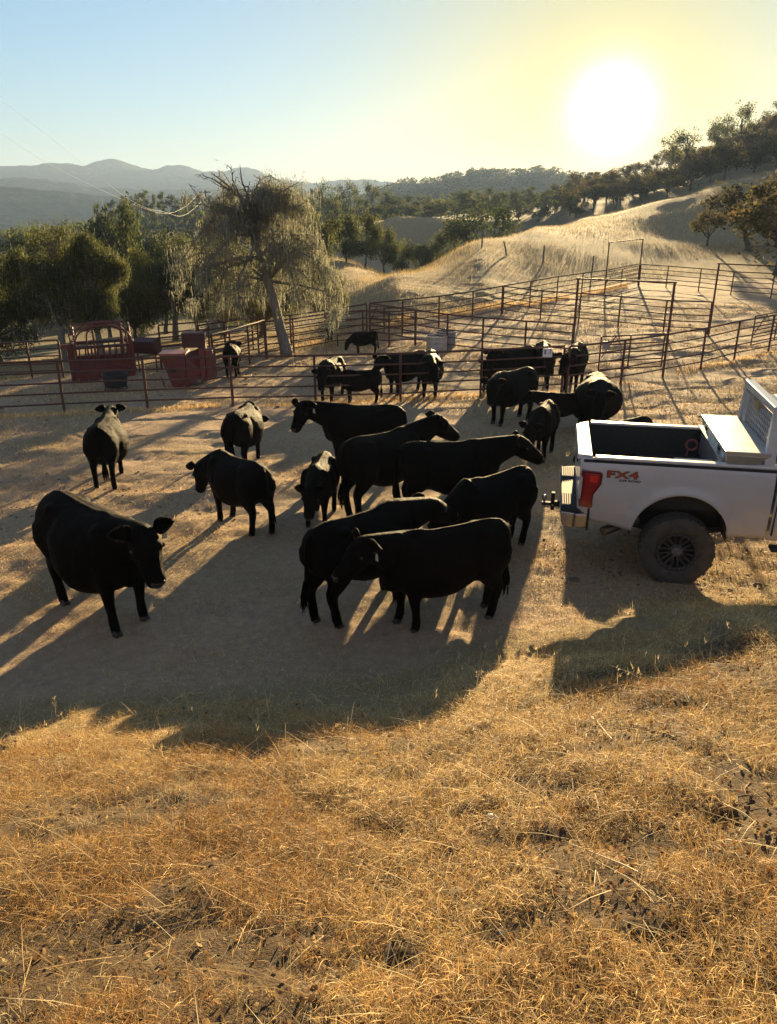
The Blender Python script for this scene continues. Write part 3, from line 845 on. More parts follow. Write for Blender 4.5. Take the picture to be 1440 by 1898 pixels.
# ---- overhead gate frames
def frame(a, b, h, label, h2=None):
    root = empty('gate_frame', a, label=label, cat='gate frame')
    q = b-a
    for p, hh in ((Vector((0, 0, 0)), h), (q, h2 or h)):
        mb = MB(); mb.tube([(p.x, p.y, p.z-0.3), (p.x, p.y, p.z+hh)], 0.037, 10); mb.build('post', PIPE, root, smooth=True)
    d = q.normalized()*0.06
    mb = MB(); mb.tube([(-d.x, -d.y, h+0.02), (q.x+d.x, q.y+d.y, q.z+(h2 or h)+0.02)], 0.026, 10); mb.build('crossbar', PIPE, root, smooth=True)
def hgt(g, py):
    """height above ground point g of the photograph row py"""
    r = math.hypot(g.x, g.y)
    y = g.y
    b = (949-py)/FPX
    return EYE + y*((-_sp + _cp*b)/(_cp + _sp*b)) - g.z
ga, gb = G(1058, 678), G(1228, 698)
frame(ga, gb, hgt(ga, 518), 'tall overhead gate frame of rusty pipe beside the cattle near the truck', hgt(gb, 525))
ga, gb = G(1120, 544), G(1182, 529)
frame(ga, gb, hgt(ga, 450), 'tall overhead gate frame at the far corner, against the grass hill', hgt(gb, 444))
ga = G(1313, 622); gb = G(1452, 634)
frame(ga, gb, hgt(ga, 490), 'tall overhead gate frame in the shade at the right edge', hgt(gb, 496))
# ---- gates
def gate(a, b, h, label, rails=5, brace=True, plate=False):
    root = empty('pipe_gate', a, label=label, cat='gate')
    q = b-a; u = q.normalized()
    for p in (Vector((0, 0, 0)), q*0.46, q):
        mb = MB(); mb.tube([(p.x, p.y, p.z+0.14), (p.x, p.y, p.z+h)], 0.026, 8); mb.build('upright', PIPE, root, smooth=True)
    for k in range(rails):
        z = 0.16+(h-0.18)*k/(rails-1)
        mb = MB(); mb.tube([(0, 0, z), (q.x, q.y, q.z+z)], 0.021, 8); mb.build('rail', PIPE, root, smooth=True)
    if brace:
        p = q*0.22
        mb = MB(); mb.tube([(u.x*0.05, u.y*0.05-0.02, 0.45*h), (p.x, p.y-0.02, h-0.03)], 0.017, 8); mb.build('brace', PIPE, root, smooth=True)
        mb = MB(); mb.tube([(p.x, p.y-0.02, h-0.03), (p.x+u.x*0.12, p.y-0.05, h-0.22)], 0.012, 6); mb.build('latch_chain', PIPE, root, smooth=True)
    if plate:
        mb = MB(); mb.box((u.x*0.06, u.y*0.06-0.035, h-0.40), (u.x*0.06+0.22, u.y*0.06-0.025, h-0.16)); mb.build('plate', GREYP, root)
GREYP = simple('grey_plate', (0.30, 0.30, 0.31), (0.24, 0.24, 0.25), rough=0.5)
gate(G(1108, 694), G(1224, 688), 1.2, 'rusty pipe gate with a grey plate and diagonal brace, right of the double fence post', plate=True)
gate(G(685, 621), G(745, 630), 1.2, 'pipe gate with a diagonal brace at the back corner above the grazing calf')
gate(G(1121, 543), G(1181, 528), 1.2, 'pipe gate with a diagonal brace under the far overhead frame')
gate(G(1390, 648), G(1480, 628), 1.2, 'pipe gate with a bent brace behind the fence at the right edge')
# ---- sign hung on the front fence
def plate_sign():
    g = G(1008, 733)
    z = hgt(g, 660)
    root = empty('white_sign', (g.x, g.y-0.06, g.z+z), -R(8), label='small white plate with dark digits hung on the front fence before the cattle', cat='sign')
    mb = MB(); mb.box((-0.125, -0.006, -0.02), (0.125, 0.006, 0.22)); mb.build('plate', simple('white_plate', (0.78, 0.80, 0.82), (0.66, 0.68, 0.72), rough=0.4), root, bevel=0.003)
    mb = MB(); mb.box((-0.085, -0.0095, 0.06), (-0.055, -0.0065, 0.18)); mb.box((-0.05, -0.0095, 0.06), (-0.04, -0.0065, 0.18)); mb.box((0.06, -0.0095, 0.05), (0.075, -0.0065, 0.19))
    mb.build('marking', simple('dark_print', (0.06, 0.06, 0.07), rough=0.5), root)
    mb = MB()
    for x in (-0.09, 0.0, 0.09): mb.tube([(x, 0, 0.2), (x, -0.01, 0.28)], 0.006, 6)
    mb.build('hanger', GALV, root)
plate_sign()
# ---- feed bucket hooked on the back fence
def bucket():
    g = G(611, 640)
    root = empty('feed_bucket', (g.x, g.y-0.24, g.z+0.22), label='black bucket hooked on the back fence near the grazing calf', cat='bucket')
    mb = MB(); mb.lathe([(0.0, 0.0), (0.15, 0.0), (0.19, 0.42), (0.205, 0.42), (0.205, 0.45), (0.18, 0.45), (0.14, 0.03), (0.0, 0.03)], 20, cap=False); mb.build('tub', BLKRUB, root, smooth=True)
    mb = MB(); mb.tube([(-0.2, 0, 0.42), (-0.16, 0.05, 0.58), (0, 0.12, 0.66), (0.16, 0.05, 0.58), (0.2, 0, 0.42)], 0.008, 6); mb.build('handle', GALV, root)
bucket()
# ---- water tanks
def tank(g, r, h, label, mat, water=True, name='water_tank'):
    root = empty(name, g, label=label, cat='water tank')
    mb = MB(); mb.lathe([(r*0.98, -0.05), (r, 0.05), (r*0.985, h*0.28), (r, h*0.33), (r*0.985, h*0.38), (r*0.985, h*0.62), (r, h*0.67), (r*0.985, h*0.72), (r, h), (r*1.03, h+0.01), (r*1.03, h+0.04), (r*0.97, h+0.04), (r*0.96, 0.05)], 40, cap=False)
    mb.build('wall', mat, root, smooth=True)
    if water:
        mb = MB(); mb.lathe([(0.0, h*0.86), (r*0.965, h*0.86)], 40, cap=False)
        mw, n, out = new_mat('tank_water'); p = N(n, 'ShaderNodeBsdfPrincipled'); setin(n, p, Base_Color=(0.03, 0.035, 0.035), Roughness=0.04); n.links.new(p.outputs[0], out.inputs['Surface'])
        mb.build('water', mw, root)
    return root
g = G(809, 650); tank(g, 0.38, 0.50, 'round galvanised tank full of glinting water behind the nearer cross fence', GALV)
g = G(826, 642); tank(g, 0.36, 0.54, 'dark-rimmed second tank half hidden behind the galvanised one', simple('dull_grey_poly', (0.22, 0.23, 0.24), (0.16, 0.165, 0.17), rough=0.6), False)
def leg_tub():
    g = G(216, 722)
    root = empty('feed_tub', g, label='round black rubber tub on short legs in front of the red squeeze chute', cat='feed tub')
    mb = MB(); mb.lathe([(0.0, 0.12), (0.31, 0.12), (0.36, 0.46), (0.375, 0.47), (0.36, 0.50), (0.33, 0.48), (0.29, 0.16), (0, 0.16)], 28, cap=False); mb.build('bowl', BLKRUB, root, smooth=True)
    for k in range(4):
        a = k*math.pi/2+0.5
        mb = MB(); mb.tube([(0.28*math.cos(a), 0.28*math.sin(a), 0.18), (0.32*math.cos(a), 0.32*math.sin(a), -0.03)], 0.02, 8); mb.build('leg', DARKRED, root)
leg_tub()
# ---- red squeeze chute
def chute():
    g = G(148, 707); e = G(250, 697)
    d = e-g; d.z = 0; L = d.length
    root = empty('squeeze_chute', g, math.atan2(d.y, d.x), label='red steel cattle squeeze chute with hooped bars under the oaks at left', cat='cattle chute')
    W = 0.95; H = hgt(g, 606)
    hp = H*0.37
    def part(name, fn, mat=RED, smooth=False, bevel=0.0):
        mb = MB(); fn(mb); return mb.build(name, mat, root, smooth=smooth, bevel=bevel)
    for y in (0.0, W):
        part('side_panel', lambda mb: (mb.box((0.0, y-0.02, 0.08), (L, y+0.02, hp)), mb.box((0, y-0.035, hp-0.04), (L, y+0.035, hp+0.03)), mb.box((0, y-0.035, 0.02), (L, y+0.035, 0.1))), RED, bevel=0.006)
        part('top_beam', lambda mb: mb.box((0.02, y-0.04, H*0.60), (L-0.05, y+0.04, H*0.65)), DARKRED, bevel=0.006)
        n = 9
        for k in range(n):
            x = 0.1+(L-0.2)*k/(n-1)
            part('bar', lambda mb: mb.tube([(x, y, hp), (x+0.02, y, H*0.61)], 0.018, 8), RED, True)
    part('roof_pipe', lambda mb: mb.tube([(0.02, W*0.5, H), (L-0.15, W*0.5, H*1.015)], 0.03, 8), RED, True)
    for x in (0.0, 0.35*L, L*0.86, L):
        pts = [(x, -0.02, hp*0.2), (x, -0.03, H*0.62)] + [(x, W/2-(W/2+0.03)*math.cos(math.pi*k/10), H*0.62+H*0.37*math.sin(math.pi*k/10)) for k in range(11)] + [(x, W+0.03, hp*0.2)]
        part('hoop', lambda mb: mb.tube(pts, 0.026, 8), RED, True)
    for y, dz in ((-0.03, 0.0), (W*0.5, 0.02), (W+0.03, 0.0)):     # long hoops over the length of the cage
        x0, x1 = (0.02, L*1.02) if y != W*0.5 else (L*0.22, L*0.95)
        pts = [(x0, y, hp*0.5), (x0, y, H*0.66)] + [(x0+(x1-x0)*(0.5-0.5*math.cos(math.pi*k/14)), y, H*(0.66+dz)+H*0.34*math.sin(math.pi*k/14)**0.75) for k in range(1, 14)] + [(x1, y, H*0.66), (x1, y, hp*0.5)]
        part('long_hoop', lambda mb: mb.tube(pts, 0.026, 8), RED, True)
    for k in range(2):          # curved squeeze levers over the top
        y = 0.25+0.4*k
        pts = [(L*0.2+L*0.75*t, y, H*(0.70+0.28*math.sin(math.pi*(0.25+0.62*t)))) for t in np.linspace(0, 1, 10)]
        part('squeeze_lever', lambda mb: mb.tube(pts, 0.02, 8), RED, True)
    # head gate at the left end
    part('head_gate', lambda mb: (mb.box((-0.10, -0.06, 0.0), (-0.03, 0.34, H*0.70)), mb.box((-0.10, 0.60, 0.0), (-0.03, W+0.06, H*0.70)), mb.box((-0.42, -0.05, H*0.62), (-0.03, 0.05, H*0.70))), RED, bevel=0.008)
    part('side_wing', lambda mb: mb.hexa([(-0.22, -0.08, 0.05), (-0.10, -0.04, 0.05), (-0.10, 0.0, 0.05), (-0.22, -0.04, 0.05), (-0.24, -0.08, H*0.66), (-0.10, -0.04, H*0.70), (-0.10, 0.0, H*0.70), (-0.24, -0.04, H*0.66)]), RED, bevel=0.006)
    part('pull_handle', lambda mb: mb.tube([(-0.25, -0.1, H*1.04), (-0.14, -0.12, H*0.95), (-0.1, -0.1, H*0.7), (-0.05, -0.1, H*0.45), (0.3, -0.16, H*0.28)], 0.018, 8), DARKRED, True)
    part('tie_rod', lambda mb: mb.tube([(0.15, -0.06, H*0.44), (L-0.05, -0.06, H*0.18)], 0.012, 6), DARKRED, True)
chute()
def red_panel():
    g = G(272, 690)
    root = empty('red_feeder_panel', g, R(-6), label='dark red sloping steel panel just right of the squeeze chute', cat='steel panel')
    mb = MB(); mb.hexa([(-0.40, 0, 0.62), (0.45, 0, 0.58), (0.45, 0.4, 0.72), (-0.40, 0.4, 0.72), (-0.34, -0.05, 0.98), (0.36, -0.05, 1.0), (0.36, 0.25, 1.1), (-0.34, 0.25, 1.1)]); mb.build('panel', DARKRED, root, bevel=0.01)
    mb = MB(); mb.box((-0.36, -0.07, 0.80), (0.42, -0.045, 0.84)); mb.build('lip', DARKRED, root)
    for x in (-0.3, 0.3):
        mb = MB(); mb.tube([(x, 0.15, -0.1), (x, 0.15, 0.7)], 0.025, 8); mb.build('leg', DARKRED, root)
red_panel()
def red_bin():
    g = G(346, 716)
    s = math.hypot(g.x, g.y)/1560.0*1.04
    root = empty('tapered_red_bin', g, R(4), label='faded red steel bin with a tapered front and an upright box behind it', cat='steel bin')
    def X(px): return (px-346)*s
    def Z(py): return (716-py)*s*1.03
    mb = MB()
    mb.hexa([(X(320), 0, 0), (X(346), 0, 0), (X(352), 0.5, 0), (X(322), 0.55, 0.0), (X(303), -0.05, Z(657)), (X(348), -0.05, Z(655)), (X(352), 0.6, Z(655)), (X(306), 0.6, Z(657))])
    mb.build('hopper', RED, root, bevel=0.008)
    mb = MB(); mb.box((X(301), -0.09, Z(658)), (X(350), 0.62, Z(654))); mb.build('rim', simple('worn_red_edge', (0.36, 0.13, 0.09), (0.26, 0.08, 0.06), rough=0.5, scale=5), root, bevel=0.006)
    mb = MB(); mb.hexa([(X(346.6), 0.02, 0.02), (X(372), 0.10, Z(700)), (X(372), 0.5, Z(700)), (X(349), 0.45, 0.02), (X(348.7), 0.0, Z(664)), (X(372), 0.08, Z(684)), (X(372), 0.5, Z(650)), (X(350.5), 0.45, Z(657))]); mb.build('sloping_side', RED, root, bevel=0.006)
    mb = MB(); mb.box((X(373), 0.05, Z(706)), (X(383), 0.60, Z(648))); mb.box((X(384), 0.10, Z(704)), (X(398), 0.66, Z(651))); mb.build('upright_panel', RED, root, bevel=0.008)
    mb = MB(); mb.box((X(341), 0.30, Z(648)), (X(382), 0.72, Z(622))); mb.box((X(340), 0.28, Z(634)), (X(383), 0.74, Z(632.6))); mb.build('upper_box', DARKRED, root, bevel=0.01)
    mb = MB(); mb.box((X(317), -0.055, Z(688)), (X(331), -0.03, Z(680))); mb.build('opening', BLKRUB, root)
    mb = MB(); mb.tube([(X(303)+0.08, 0.0, Z(724)), (X(299), 0.1, Z(697))], 0.02, 8); mb.build('leg', PIPE, root)
red_bin()
# ---- lone posts on the grass hill
WOODP = simple('weathered_post', (0.12, 0.10, 0.085), (0.07, 0.06, 0.05), rough=0.9, scale=12, bumps=0.4)
for px, py, top, lean, lab in ((940, 474, 447, -0.30, 'leaning weathered post on the crest of the grass hill'), (1006, 488, 455, 0.02, 'upright weathered post on the shaded grass hill, right of the leaning one'),
        (893, 459, 436, 0.0, 'short weathered post standing in the sunlit grass edge of the hill'), (1097, 503, 474, 0.03, 'thin post behind the back fence, left of the far overhead frame'), (382, 592, 575, 0.0, None)):
    if lab is None: continue
    g = G(px, py); h = hgt(g, top)
    mb = MB(); mb.tube([(0, 0, -0.3), (lean*h*0.5, 0, h*0.5), (lean*h, 0.02, h)], [0.06, 0.055, 0.045], 8)
    tag(mb.build('weathered_post', WOODP, None, smooth=True), lab, 'post', 'posts on the grass hill').location = g
# ---- power pole and its two wires
def power():
    r = 205; g = at_r(385, r)
    _, el = azel(375, 356); H = EYE + r*math.tan(R(el)) - g.z + 0.4
    root = empty('utility_pole', g, label='distant dark utility pole half hidden by the lichen-hung oak', cat='utility pole')
    mb = MB(); mb.tube([(0, 0, -0.5), (-0.4, 0, H)], [0.26, 0.17], 10); mb.build('pole', WOODP, root, smooth=True)
    mb = MB(); mb.box((-2.0, -0.10, H-0.55), (0.9, 0.10, H-0.30)); mb.build('crossarm', WOODP, root)
    wire = simple('bare_wire', (0.75, 0.74, 0.70), (0.68, 0.66, 0.60), rough=0.3, metal=1.0)
    def through(px, py, rr):
        d = ray(px, py); k = rr/math.hypot(d.x, d.y); return Vector((d.x*k, d.y*k, EYE+d.z*k))
    for a, mid, lo, b, lab in (((366, 360), (316, 395), (190, 353), (60, 286), 'thin bright power wire sagging lower left of the pole, the left one'), ((381, 364), (338, 400), (245, 373), (78, 243), 'thin bright power wire sagging from the pole, the one reaching higher left')):
        P = [through(*a, r), through(a[0]-18, (a[1]*0.45+mid[1]*0.55), 170), through(*mid, 140), through((mid[0]*2+lo[0])/3, mid[1]-6.5, 126), through(*lo, 105), through(*b, 80), through(b[0]-150, b[1]-115, 62)]
        # smooth curve through the points
        Q = []
        for i in range(len(P)-1):
            p0, p1, p2, p3 = P[max(i-1, 0)], P[i], P[i+1], P[min(i+2, len(P)-1)]
            for t in np.linspace(0, 1, 8, endpoint=False):
                Q.append(0.5*((2*p1)+(p2-p0)*t+(2*p0-5*p1+4*p2-p3)*t*t+(3*p1-p0-3*p2+p3)*t*t*t))
        Q.append(P[-1])
        mb = MB(); mb.tube(Q, [max(0.005, 0.011-0.007*max(0, (i-22)/22)) for i in range(len(Q))], 6)
        tag(mb.build('power_wire', wire, None, smooth=True), lab, 'wire', 'power wires')
power()
def bird():
    d = ray(401, 297); k = 160
    mb = MB()
    mb.ellipsoid((0, 0, 0), (0.28, 0.07, 0.07), 8, 6)
    for s in (-1, 1):
        mb.hexa([(-0.1, 0.05*s, 0), (0.12, 0.05*s, 0), (0.12, 0.05*s, 0.03), (-0.1, 0.05*s, 0.03), (-0.16, 0.75*s, 0.16), (0.02, 0.75*s, 0.16), (0.02, 0.75*s, 0.175), (-0.16, 0.75*s, 0.175)])
    mb.hexa([(-0.25, -0.05, 0), (-0.25, 0.05, 0), (-0.25, 0.05, 0.02), (-0.25, -0.05, 0.02), (-0.48, -0.12, 0), (-0.48, 0.12, 0), (-0.48, 0.12, 0.02), (-0.48, -0.12, 0.02)])
    o = mb.build('soaring_bird', BLKRUB)
    o.location = (d.x*k, d.y*k, EYE+d.z*k); o.rotation_euler = (R(15), R(-8), R(120))
    tag(o, 'tiny dark bird soaring in the sky above the far mountains', 'bird')
bird()
# ---------------------------------------------------------------- pickup truck
def paint_mat():
    m, n, out = new_mat('white_paint')
    v = objcoord(n); f = noise(n, 1.6, 5, 0.6, v); g = noise(n, 9, 5, 0.7, v)
    sx = N(n, 'ShaderNodeSeparateXYZ'); n.links.new(v, sx.inputs[0])
    # road dust thrown up along the lower body
    low = N(n, 'ShaderNodeMapRange'); n.links.new(sx.outputs['Z'], low.inputs['Value'])
    low.inputs['From Min'].default_value = 1.15; low.inputs['From Max'].default_value = 0.6; low.inputs['To Min'].default_value = 0.0; low.inputs['To Max'].default_value = 0.55
    dm = N(n, 'ShaderNodeMath', operation='MULTIPLY'); n.links.new(low.outputs[0], dm.inputs[0]); n.links.new(ramp(n, g, [(0.3, (0.3,)*3), (0.7, (1,)*3)]), dm.inputs[1])
    c = mix(n, ramp(n, f, [(0.4, (0,)*3), (0.75, (0.35,)*3)]), (0.48, 0.485, 0.49), (0.38, 0.365, 0.345))
    c = mix(n, dm.outputs[0], c, (0.36, 0.30, 0.23))
    p = N(n, 'ShaderNodeBsdfPrincipled'); setin(n, p, Base_Color=c, Coat_Weight=0.6, Coat_Roughness=0.08)
    n.links.new(ramp(n, g, [(0.3, (0.25,)*3), (0.7, (0.48,)*3)]), p.inputs['Roughness'])
    n.links.new(p.outputs[0], out.inputs['Surface']); return m
PAINT = paint_mat()
LINER = simple('black_bedliner', (0.014, 0.014, 0.014), (0.028, 0.027, 0.025), rough=0.75, scale=25, bumps=0.5)
TRIM = simple('black_trim', (0.02, 0.02, 0.021), (0.03, 0.03, 0.03), rough=0.7, scale=12, spec=0.25)
CHROME = simple('dusty_chrome', (0.50, 0.48, 0.45), (0.34, 0.31, 0.28), rough=0.30, metal=1.0, scale=7, rough2=0.5)
TYRE = simple('dusty_tyre', (0.045, 0.040, 0.035), (0.085, 0.073, 0.058), rough=0.9, scale=8, bumps=0.3)
RIMM = simple('black_alloy', (0.016, 0.016, 0.017), (0.035, 0.032, 0.03), rough=0.42, scale=14)
HUBC = simple('grey_cap', (0.13, 0.13, 0.13), (0.09, 0.09, 0.09), rough=0.5, scale=14)
TAILR = simple('red_lens', (0.34, 0.010, 0.012), (0.26, 0.008, 0.010), rough=0.12, coat=1.0, scale=30)
TAILD = simple('deep_red_lens', (0.15, 0.006, 0.008), rough=0.15, coat=1.0, scale=30)
TAILB = simple('bright_red_reflector', (0.75, 0.03, 0.025), (0.62, 0.02, 0.02), rough=0.2, coat=1.0, scale=60)
def diamond_mat():
    m, n, out = new_mat('diamond_plate')
    v = objcoord(n)
    def wave(rot):
        mp = N(n, 'ShaderNodeMapping'); mp.inputs['Rotation'].default_value = (0, 0, rot); n.links.new(v, mp.inputs['Vector'])
        wv = N(n, 'ShaderNodeTexWave'); wv.inputs['Scale'].default_value = 11; n.links.new(mp.outputs[0], wv.inputs['Vector']); return wv.outputs['Fac']
    mm = N(n, 'ShaderNodeMath', operation='MULTIPLY'); n.links.new(wave(R(45)), mm.inputs[0]); n.links.new(wave(R(-45)), mm.inputs[1])
    f = noise(n, 5, 4, 0.6, v)
    p = N(n, 'ShaderNodeBsdfPrincipled')
    setin(n, p, Base_Color=ramp(n, f, [(0.35, (0.62, 0.61, 0.59)), (0.7, (0.48, 0.46, 0.43))]), Metallic=0.85)
    n.links.new(ramp(n, f, [(0.3, (0.38,)*3), (0.7, (0.55,)*3)]), p.inputs['Roughness'])
    n.links.new(bump(n, mm.outputs[0], 0.3, 0.003), p.inputs['Normal'])
    n.links.new(p.outputs[0], out.inputs['Surface']); return m
DIAM = diamond_mat()
PADM = simple('step_pad_grey', (0.10, 0.10, 0.10), (0.06, 0.06, 0.06), rough=0.95, spec=0.1)
ALU = simple('brushed_aluminium', (0.60, 0.61, 0.62), (0.45, 0.46, 0.47), rough=0.30, metal=0.9, scale=4, rough2=0.45)
def glass_mat():
    m, n, out = new_mat('tinted_glass')
    p = N(n, 'ShaderNodeBsdfPrincipled'); setin(n, p, Base_Color=(0.012, 0.014, 0.015), Roughness=0.05, Specular_IOR_Level=0.6, Coat_Weight=0.5)
    n.links.new(p.outputs[0], out.inputs['Surface']); return m
GLASS = glass_mat()
WH = 0.425                       # wheel radius
AX, AZ = 1.20, 0.60              # rear arch centre
BX1 = 2.16                       # front end of the bed
RAIL = 1.50
def truck():
    c = G(1243, 1073)
    yawd = -11.5
    u = Vector((math.cos(R(yawd)), math.sin(R(yawd)), 0)); l = Vector((-u.y, u.x, 0))
    WS = 0.88
    o = c - u*AX + l*0.93*WS
    z0 = min(hz(c.x, c.y), 9)
    root = empty('pickup_truck', (o.x, o.y, z0-0.01), R(yawd), label='dusty white pickup truck with toolbox and mesh rack behind the cab, at the right edge', cat='pickup truck')
    root.scale = (1, WS, 1)
    def part(name, fn, mat, parent=root, smooth=False, bevel=0.0):
        mb = MB(); fn(mb); return mb.build(name, mat, parent, smooth=smooth, bevel=bevel)
    def prof(z):                 # half width of the body at a height
        return float(np.interp(z, [0.55, 0.66, 0.86, 0.95, 1.10, 1.30, 1.42, 1.47, 1.50], [0.945, 0.97, 0.995, 1.0, 1.012, 1.005, 0.985, 0.970, 0.945]))
    def bottom(x, rx=0.545, rz=0.530, ax=AX):
        b = np.interp(x, [0.0, 0.30, 0.62, 0.70, 1.70, BX1], [0.735, 0.70, 0.63, 0.63, 0.645, 0.645])
        if abs(x-ax) < rx: return max(float(b), AZ + rz*math.sqrt(max(0, 1-((x-ax)/rx)**2)))
        return float(b)
    # --- bed sides with their wheel arches
    xs = sorted(set([0.0, 0.015, 0.05, 0.12, 0.2, 0.3, 0.4, 0.5, 0.58, AX-0.545, AX+0.545, 1.85, 1.95, 2.05, BX1-0.01, BX1] + [AX-0.545*math.cos(math.pi*k/28) for k in range(29)]))
    for s in (-1, 1):
        mb = MB(); v = []; f = []
        nt_ = 18
        for x in xs:
            b = bottom(x)
            for k in range(nt_):
                t = k/(nt_-1); z = b+(RAIL-b)*t
                y = prof(z)
                d = math.hypot((x-AX)/0.545, max(0, (z-AZ))/0.53)   # flare round the arch
                y += 0.035*math.exp(-((d-1.0)/0.16)**2) * (1 if z < 1.30 else 0.3)
                y -= 0.020*math.exp(-((z-0.90)/0.02)**2)*0.35        # body crease
                xe = min(x, BX1)
                y -= 0.06*max(0, 1-xe/0.12)**2                        # rounded tail corner
                v.append((x, s*y, z))
            f0 = b
        n = len(xs)
        for i in range(n-1):
            for k in range(nt_-1):
                q = (i*nt_+k, (i+1)*nt_+k, (i+1)*nt_+k+1, i*nt_+k+1)
                f.append(q if s < 0 else q[::-1])
        base = len(v)                                             # turned-in lip along the bottom edge
        for i, x in enumerate(xs):
            p = v[i*nt_]; v.append((p[0], s*(abs(p[1])-0.07), p[2]+0.01))
        for i in range(n-1):
            q = (base+i, base+i+1, (i+1)*nt_, i*nt_)
            f.append(q if s < 0 else q[::-1])
        mb.add(v, f)
        me = mb.mesh('bed_side', True)
        bs = meshobj('bed_side', me, PAINT, root)
        part('bed_rail', lambda mb: (mb.box((0.16, s*0.845-0.0 if s > 0 else -0.965, RAIL-0.01), (BX1, 0.965 if s > 0 else -0.845, RAIL+0.022))), simple('rail_cap', (0.70, 0.69, 0.66), (0.58, 0.56, 0.52), rough=0.4, scale=6), bevel=0.012)
        part('trim_strip', lambda mb: mb.box((0.03, s*0.972-0.006, RAIL-0.045), (BX1, s*0.972+0.006, RAIL-0.012)), TRIM)
        def well(mb):
            m2 = 24
            v = [(AX-0.555*math.cos(math.pi*k/m2), s*y, AZ-0.06+0.575*math.sin(math.pi*k/m2)) for y in (0.50, 0.93) for k in range(m2+1)]
            mb.add(v, [(k, k+1, m2+2+k, m2+1+k) for k in range(m2)])
            mb.add([(AX-0.555*math.cos(math.pi*k/m2), s*0.50, AZ-0.06+0.575*math.sin(math.pi*k/m2)) for k in range(m2+1)], [tuple(range(m2+1))])
        part('wheel_well', well, LINER)
    # --- bed box
    part('bed_floor', lambda mb: mb.box((0.06, -0.86, 0.90), (BX1-0.02, 0.86, 0.95)), LINER)
    for s in (-1, 1):
        part('bed_inner_side', lambda mb: mb.box((0.10, s*0.86-0.02, 0.93), (BX1-0.01, s*0.86+0.02, RAIL-0.012)), LINER)
        part('inner_arch', lambda mb: mb.box((AX-0.45, 0.60 if s > 0 else -0.84, 0.95), (AX+0.45, 0.84 if s > 0 else -0.60, 1.14)), LINER, bevel=0.05)
    part('bed_front', lambda mb: mb.box((BX1-0.06, -0.88, 0.90), (BX1-0.003, 0.88, RAIL+0.0)), LINER)
    # --- tailgate with its wide pressed top
    tg = part('tailgate', lambda mb: mb.hexa([(0.0, -0.90, 0.86), (0.075, -0.90, 0.86), (0.075, 0.90, 0.86), (0.0, 0.90, 0.86), (0.0, -0.90, RAIL-0.07), (0.075, -0.90, RAIL-0.07), (0.075, 0.90, RAIL-0.07), (0.0, 0.90, RAIL-0.07)]), PAINT, bevel=0.012)
    part('tailgate_cap', lambda mb: (mb.hexa([(-0.045, -0.80, RAIL-0.06), (0.135, -0.90, RAIL-0.06), (0.135, 0.90, RAIL-0.06), (-0.045, 0.80, RAIL-0.06), (-0.035, -0.79, RAIL+0.0), (0.13, -0.91, RAIL+0.024), (0.13, 0.91, RAIL+0.024), (-0.035, 0.79, RAIL+0.0)])), PAINT, tg, bevel=0.01)
    part('tailgate_handle', lambda mb: mb.box((-0.02, -0.14, 1.22), (0.0, 0.14, 1.32)), TRIM, tg, bevel=0.01)
    # --- tail lights wrapped round the corners
    for s in (-1, 1):
        out_ = [(0.015, 0.905), (0.17, 0.895), (0.175, 1.06), (0.21, 1.12), (0.255, 1.20), (0.262, 1.33), (0.235, 1.352), (0.015, 1.362), (0.012, 1.29), (0.035, 1.27), (0.03, 1.02), (0.005, 1.00)]
        def shape(mb, pts, y0, y1):
            mb.poly_prism([(x, z) for x, z in pts], s*y0 if s < 0 else y0, s*y1 if s < 0 else y1)
        tl = part('tail_light', lambda mb: shape(mb, out_, 0.94, 1.018), TAILD, bevel=0.008)
        inn = [(0.05, 0.93), (0.15, 0.925), (0.155, 1.07), (0.19, 1.13), (0.228, 1.21), (0.236, 1.32), (0.06, 1.33)]
        part('lens', lambda mb: shape(mb, inn, 1.015, 1.024), TAILR, tl, bevel=0.004)
        part('lamp_segment', lambda mb: (shape(mb, [(0.115, 1.225), (0.205, 1.22), (0.212, 1.305), (0.118, 1.31)], 1.020, 1.028)), TAILB, tl)
        for q in range(7):
            z = 0.955+q*0.036
            part('lamp_bar', lambda mb: shape(mb, [(0.10, z), (0.142, z), (0.142, z+0.022), (0.10, z+0.022)], 1.020, 1.027), TAILR, tl)
    # --- bumper, hitch, exhaust
    bp = part('rear_bumper', lambda mb: (mb.hexa([(-0.16, -0.97, 0.62), (-0.02, -0.97, 0.60), (-0.02, 0.97, 0.60), (-0.16, 0.97, 0.62), (-0.20, -0.93, 0.80), (-0.02, -0.98, 0.80), (-0.02, 0.98, 0.80), (-0.20, 0.93, 0.80)]),
                                        mb.hexa([(-0.02, -0.99, 0.60), (0.14, -1.0, 0.62), (0.14, -0.93, 0.62), (-0.02, -0.9, 0.60), (-0.02, -1.0, 0.80), (0.14, -1.005, 0.80), (0.14, -0.93, 0.80), (-0.02, -0.9, 0.80)]),
                                        mb.hexa([(-0.02, 0.90, 0.60), (0.14, 0.93, 0.62), (0.14, 1.0, 0.62), (-0.02, 0.99, 0.60), (-0.02, 0.9, 0.80), (0.14, 0.93, 0.80), (0.14, 1.005, 0.80), (-0.02, 1.0, 0.80)])), CHROME, bevel=0.02)
    part('bumper_top', lambda mb: mb.hexa([(-0.195, -0.93, 0.802), (0.10, -0.985, 0.802), (0.10, 0.985, 0.802), (-0.195, 0.93, 0.802), (-0.185, -0.92, 0.845), (0.10, -0.975, 0.86), (0.10, 0.975, 0.86), (-0.185, 0.92, 0.845)]), TRIM, bp, bevel=0.012)
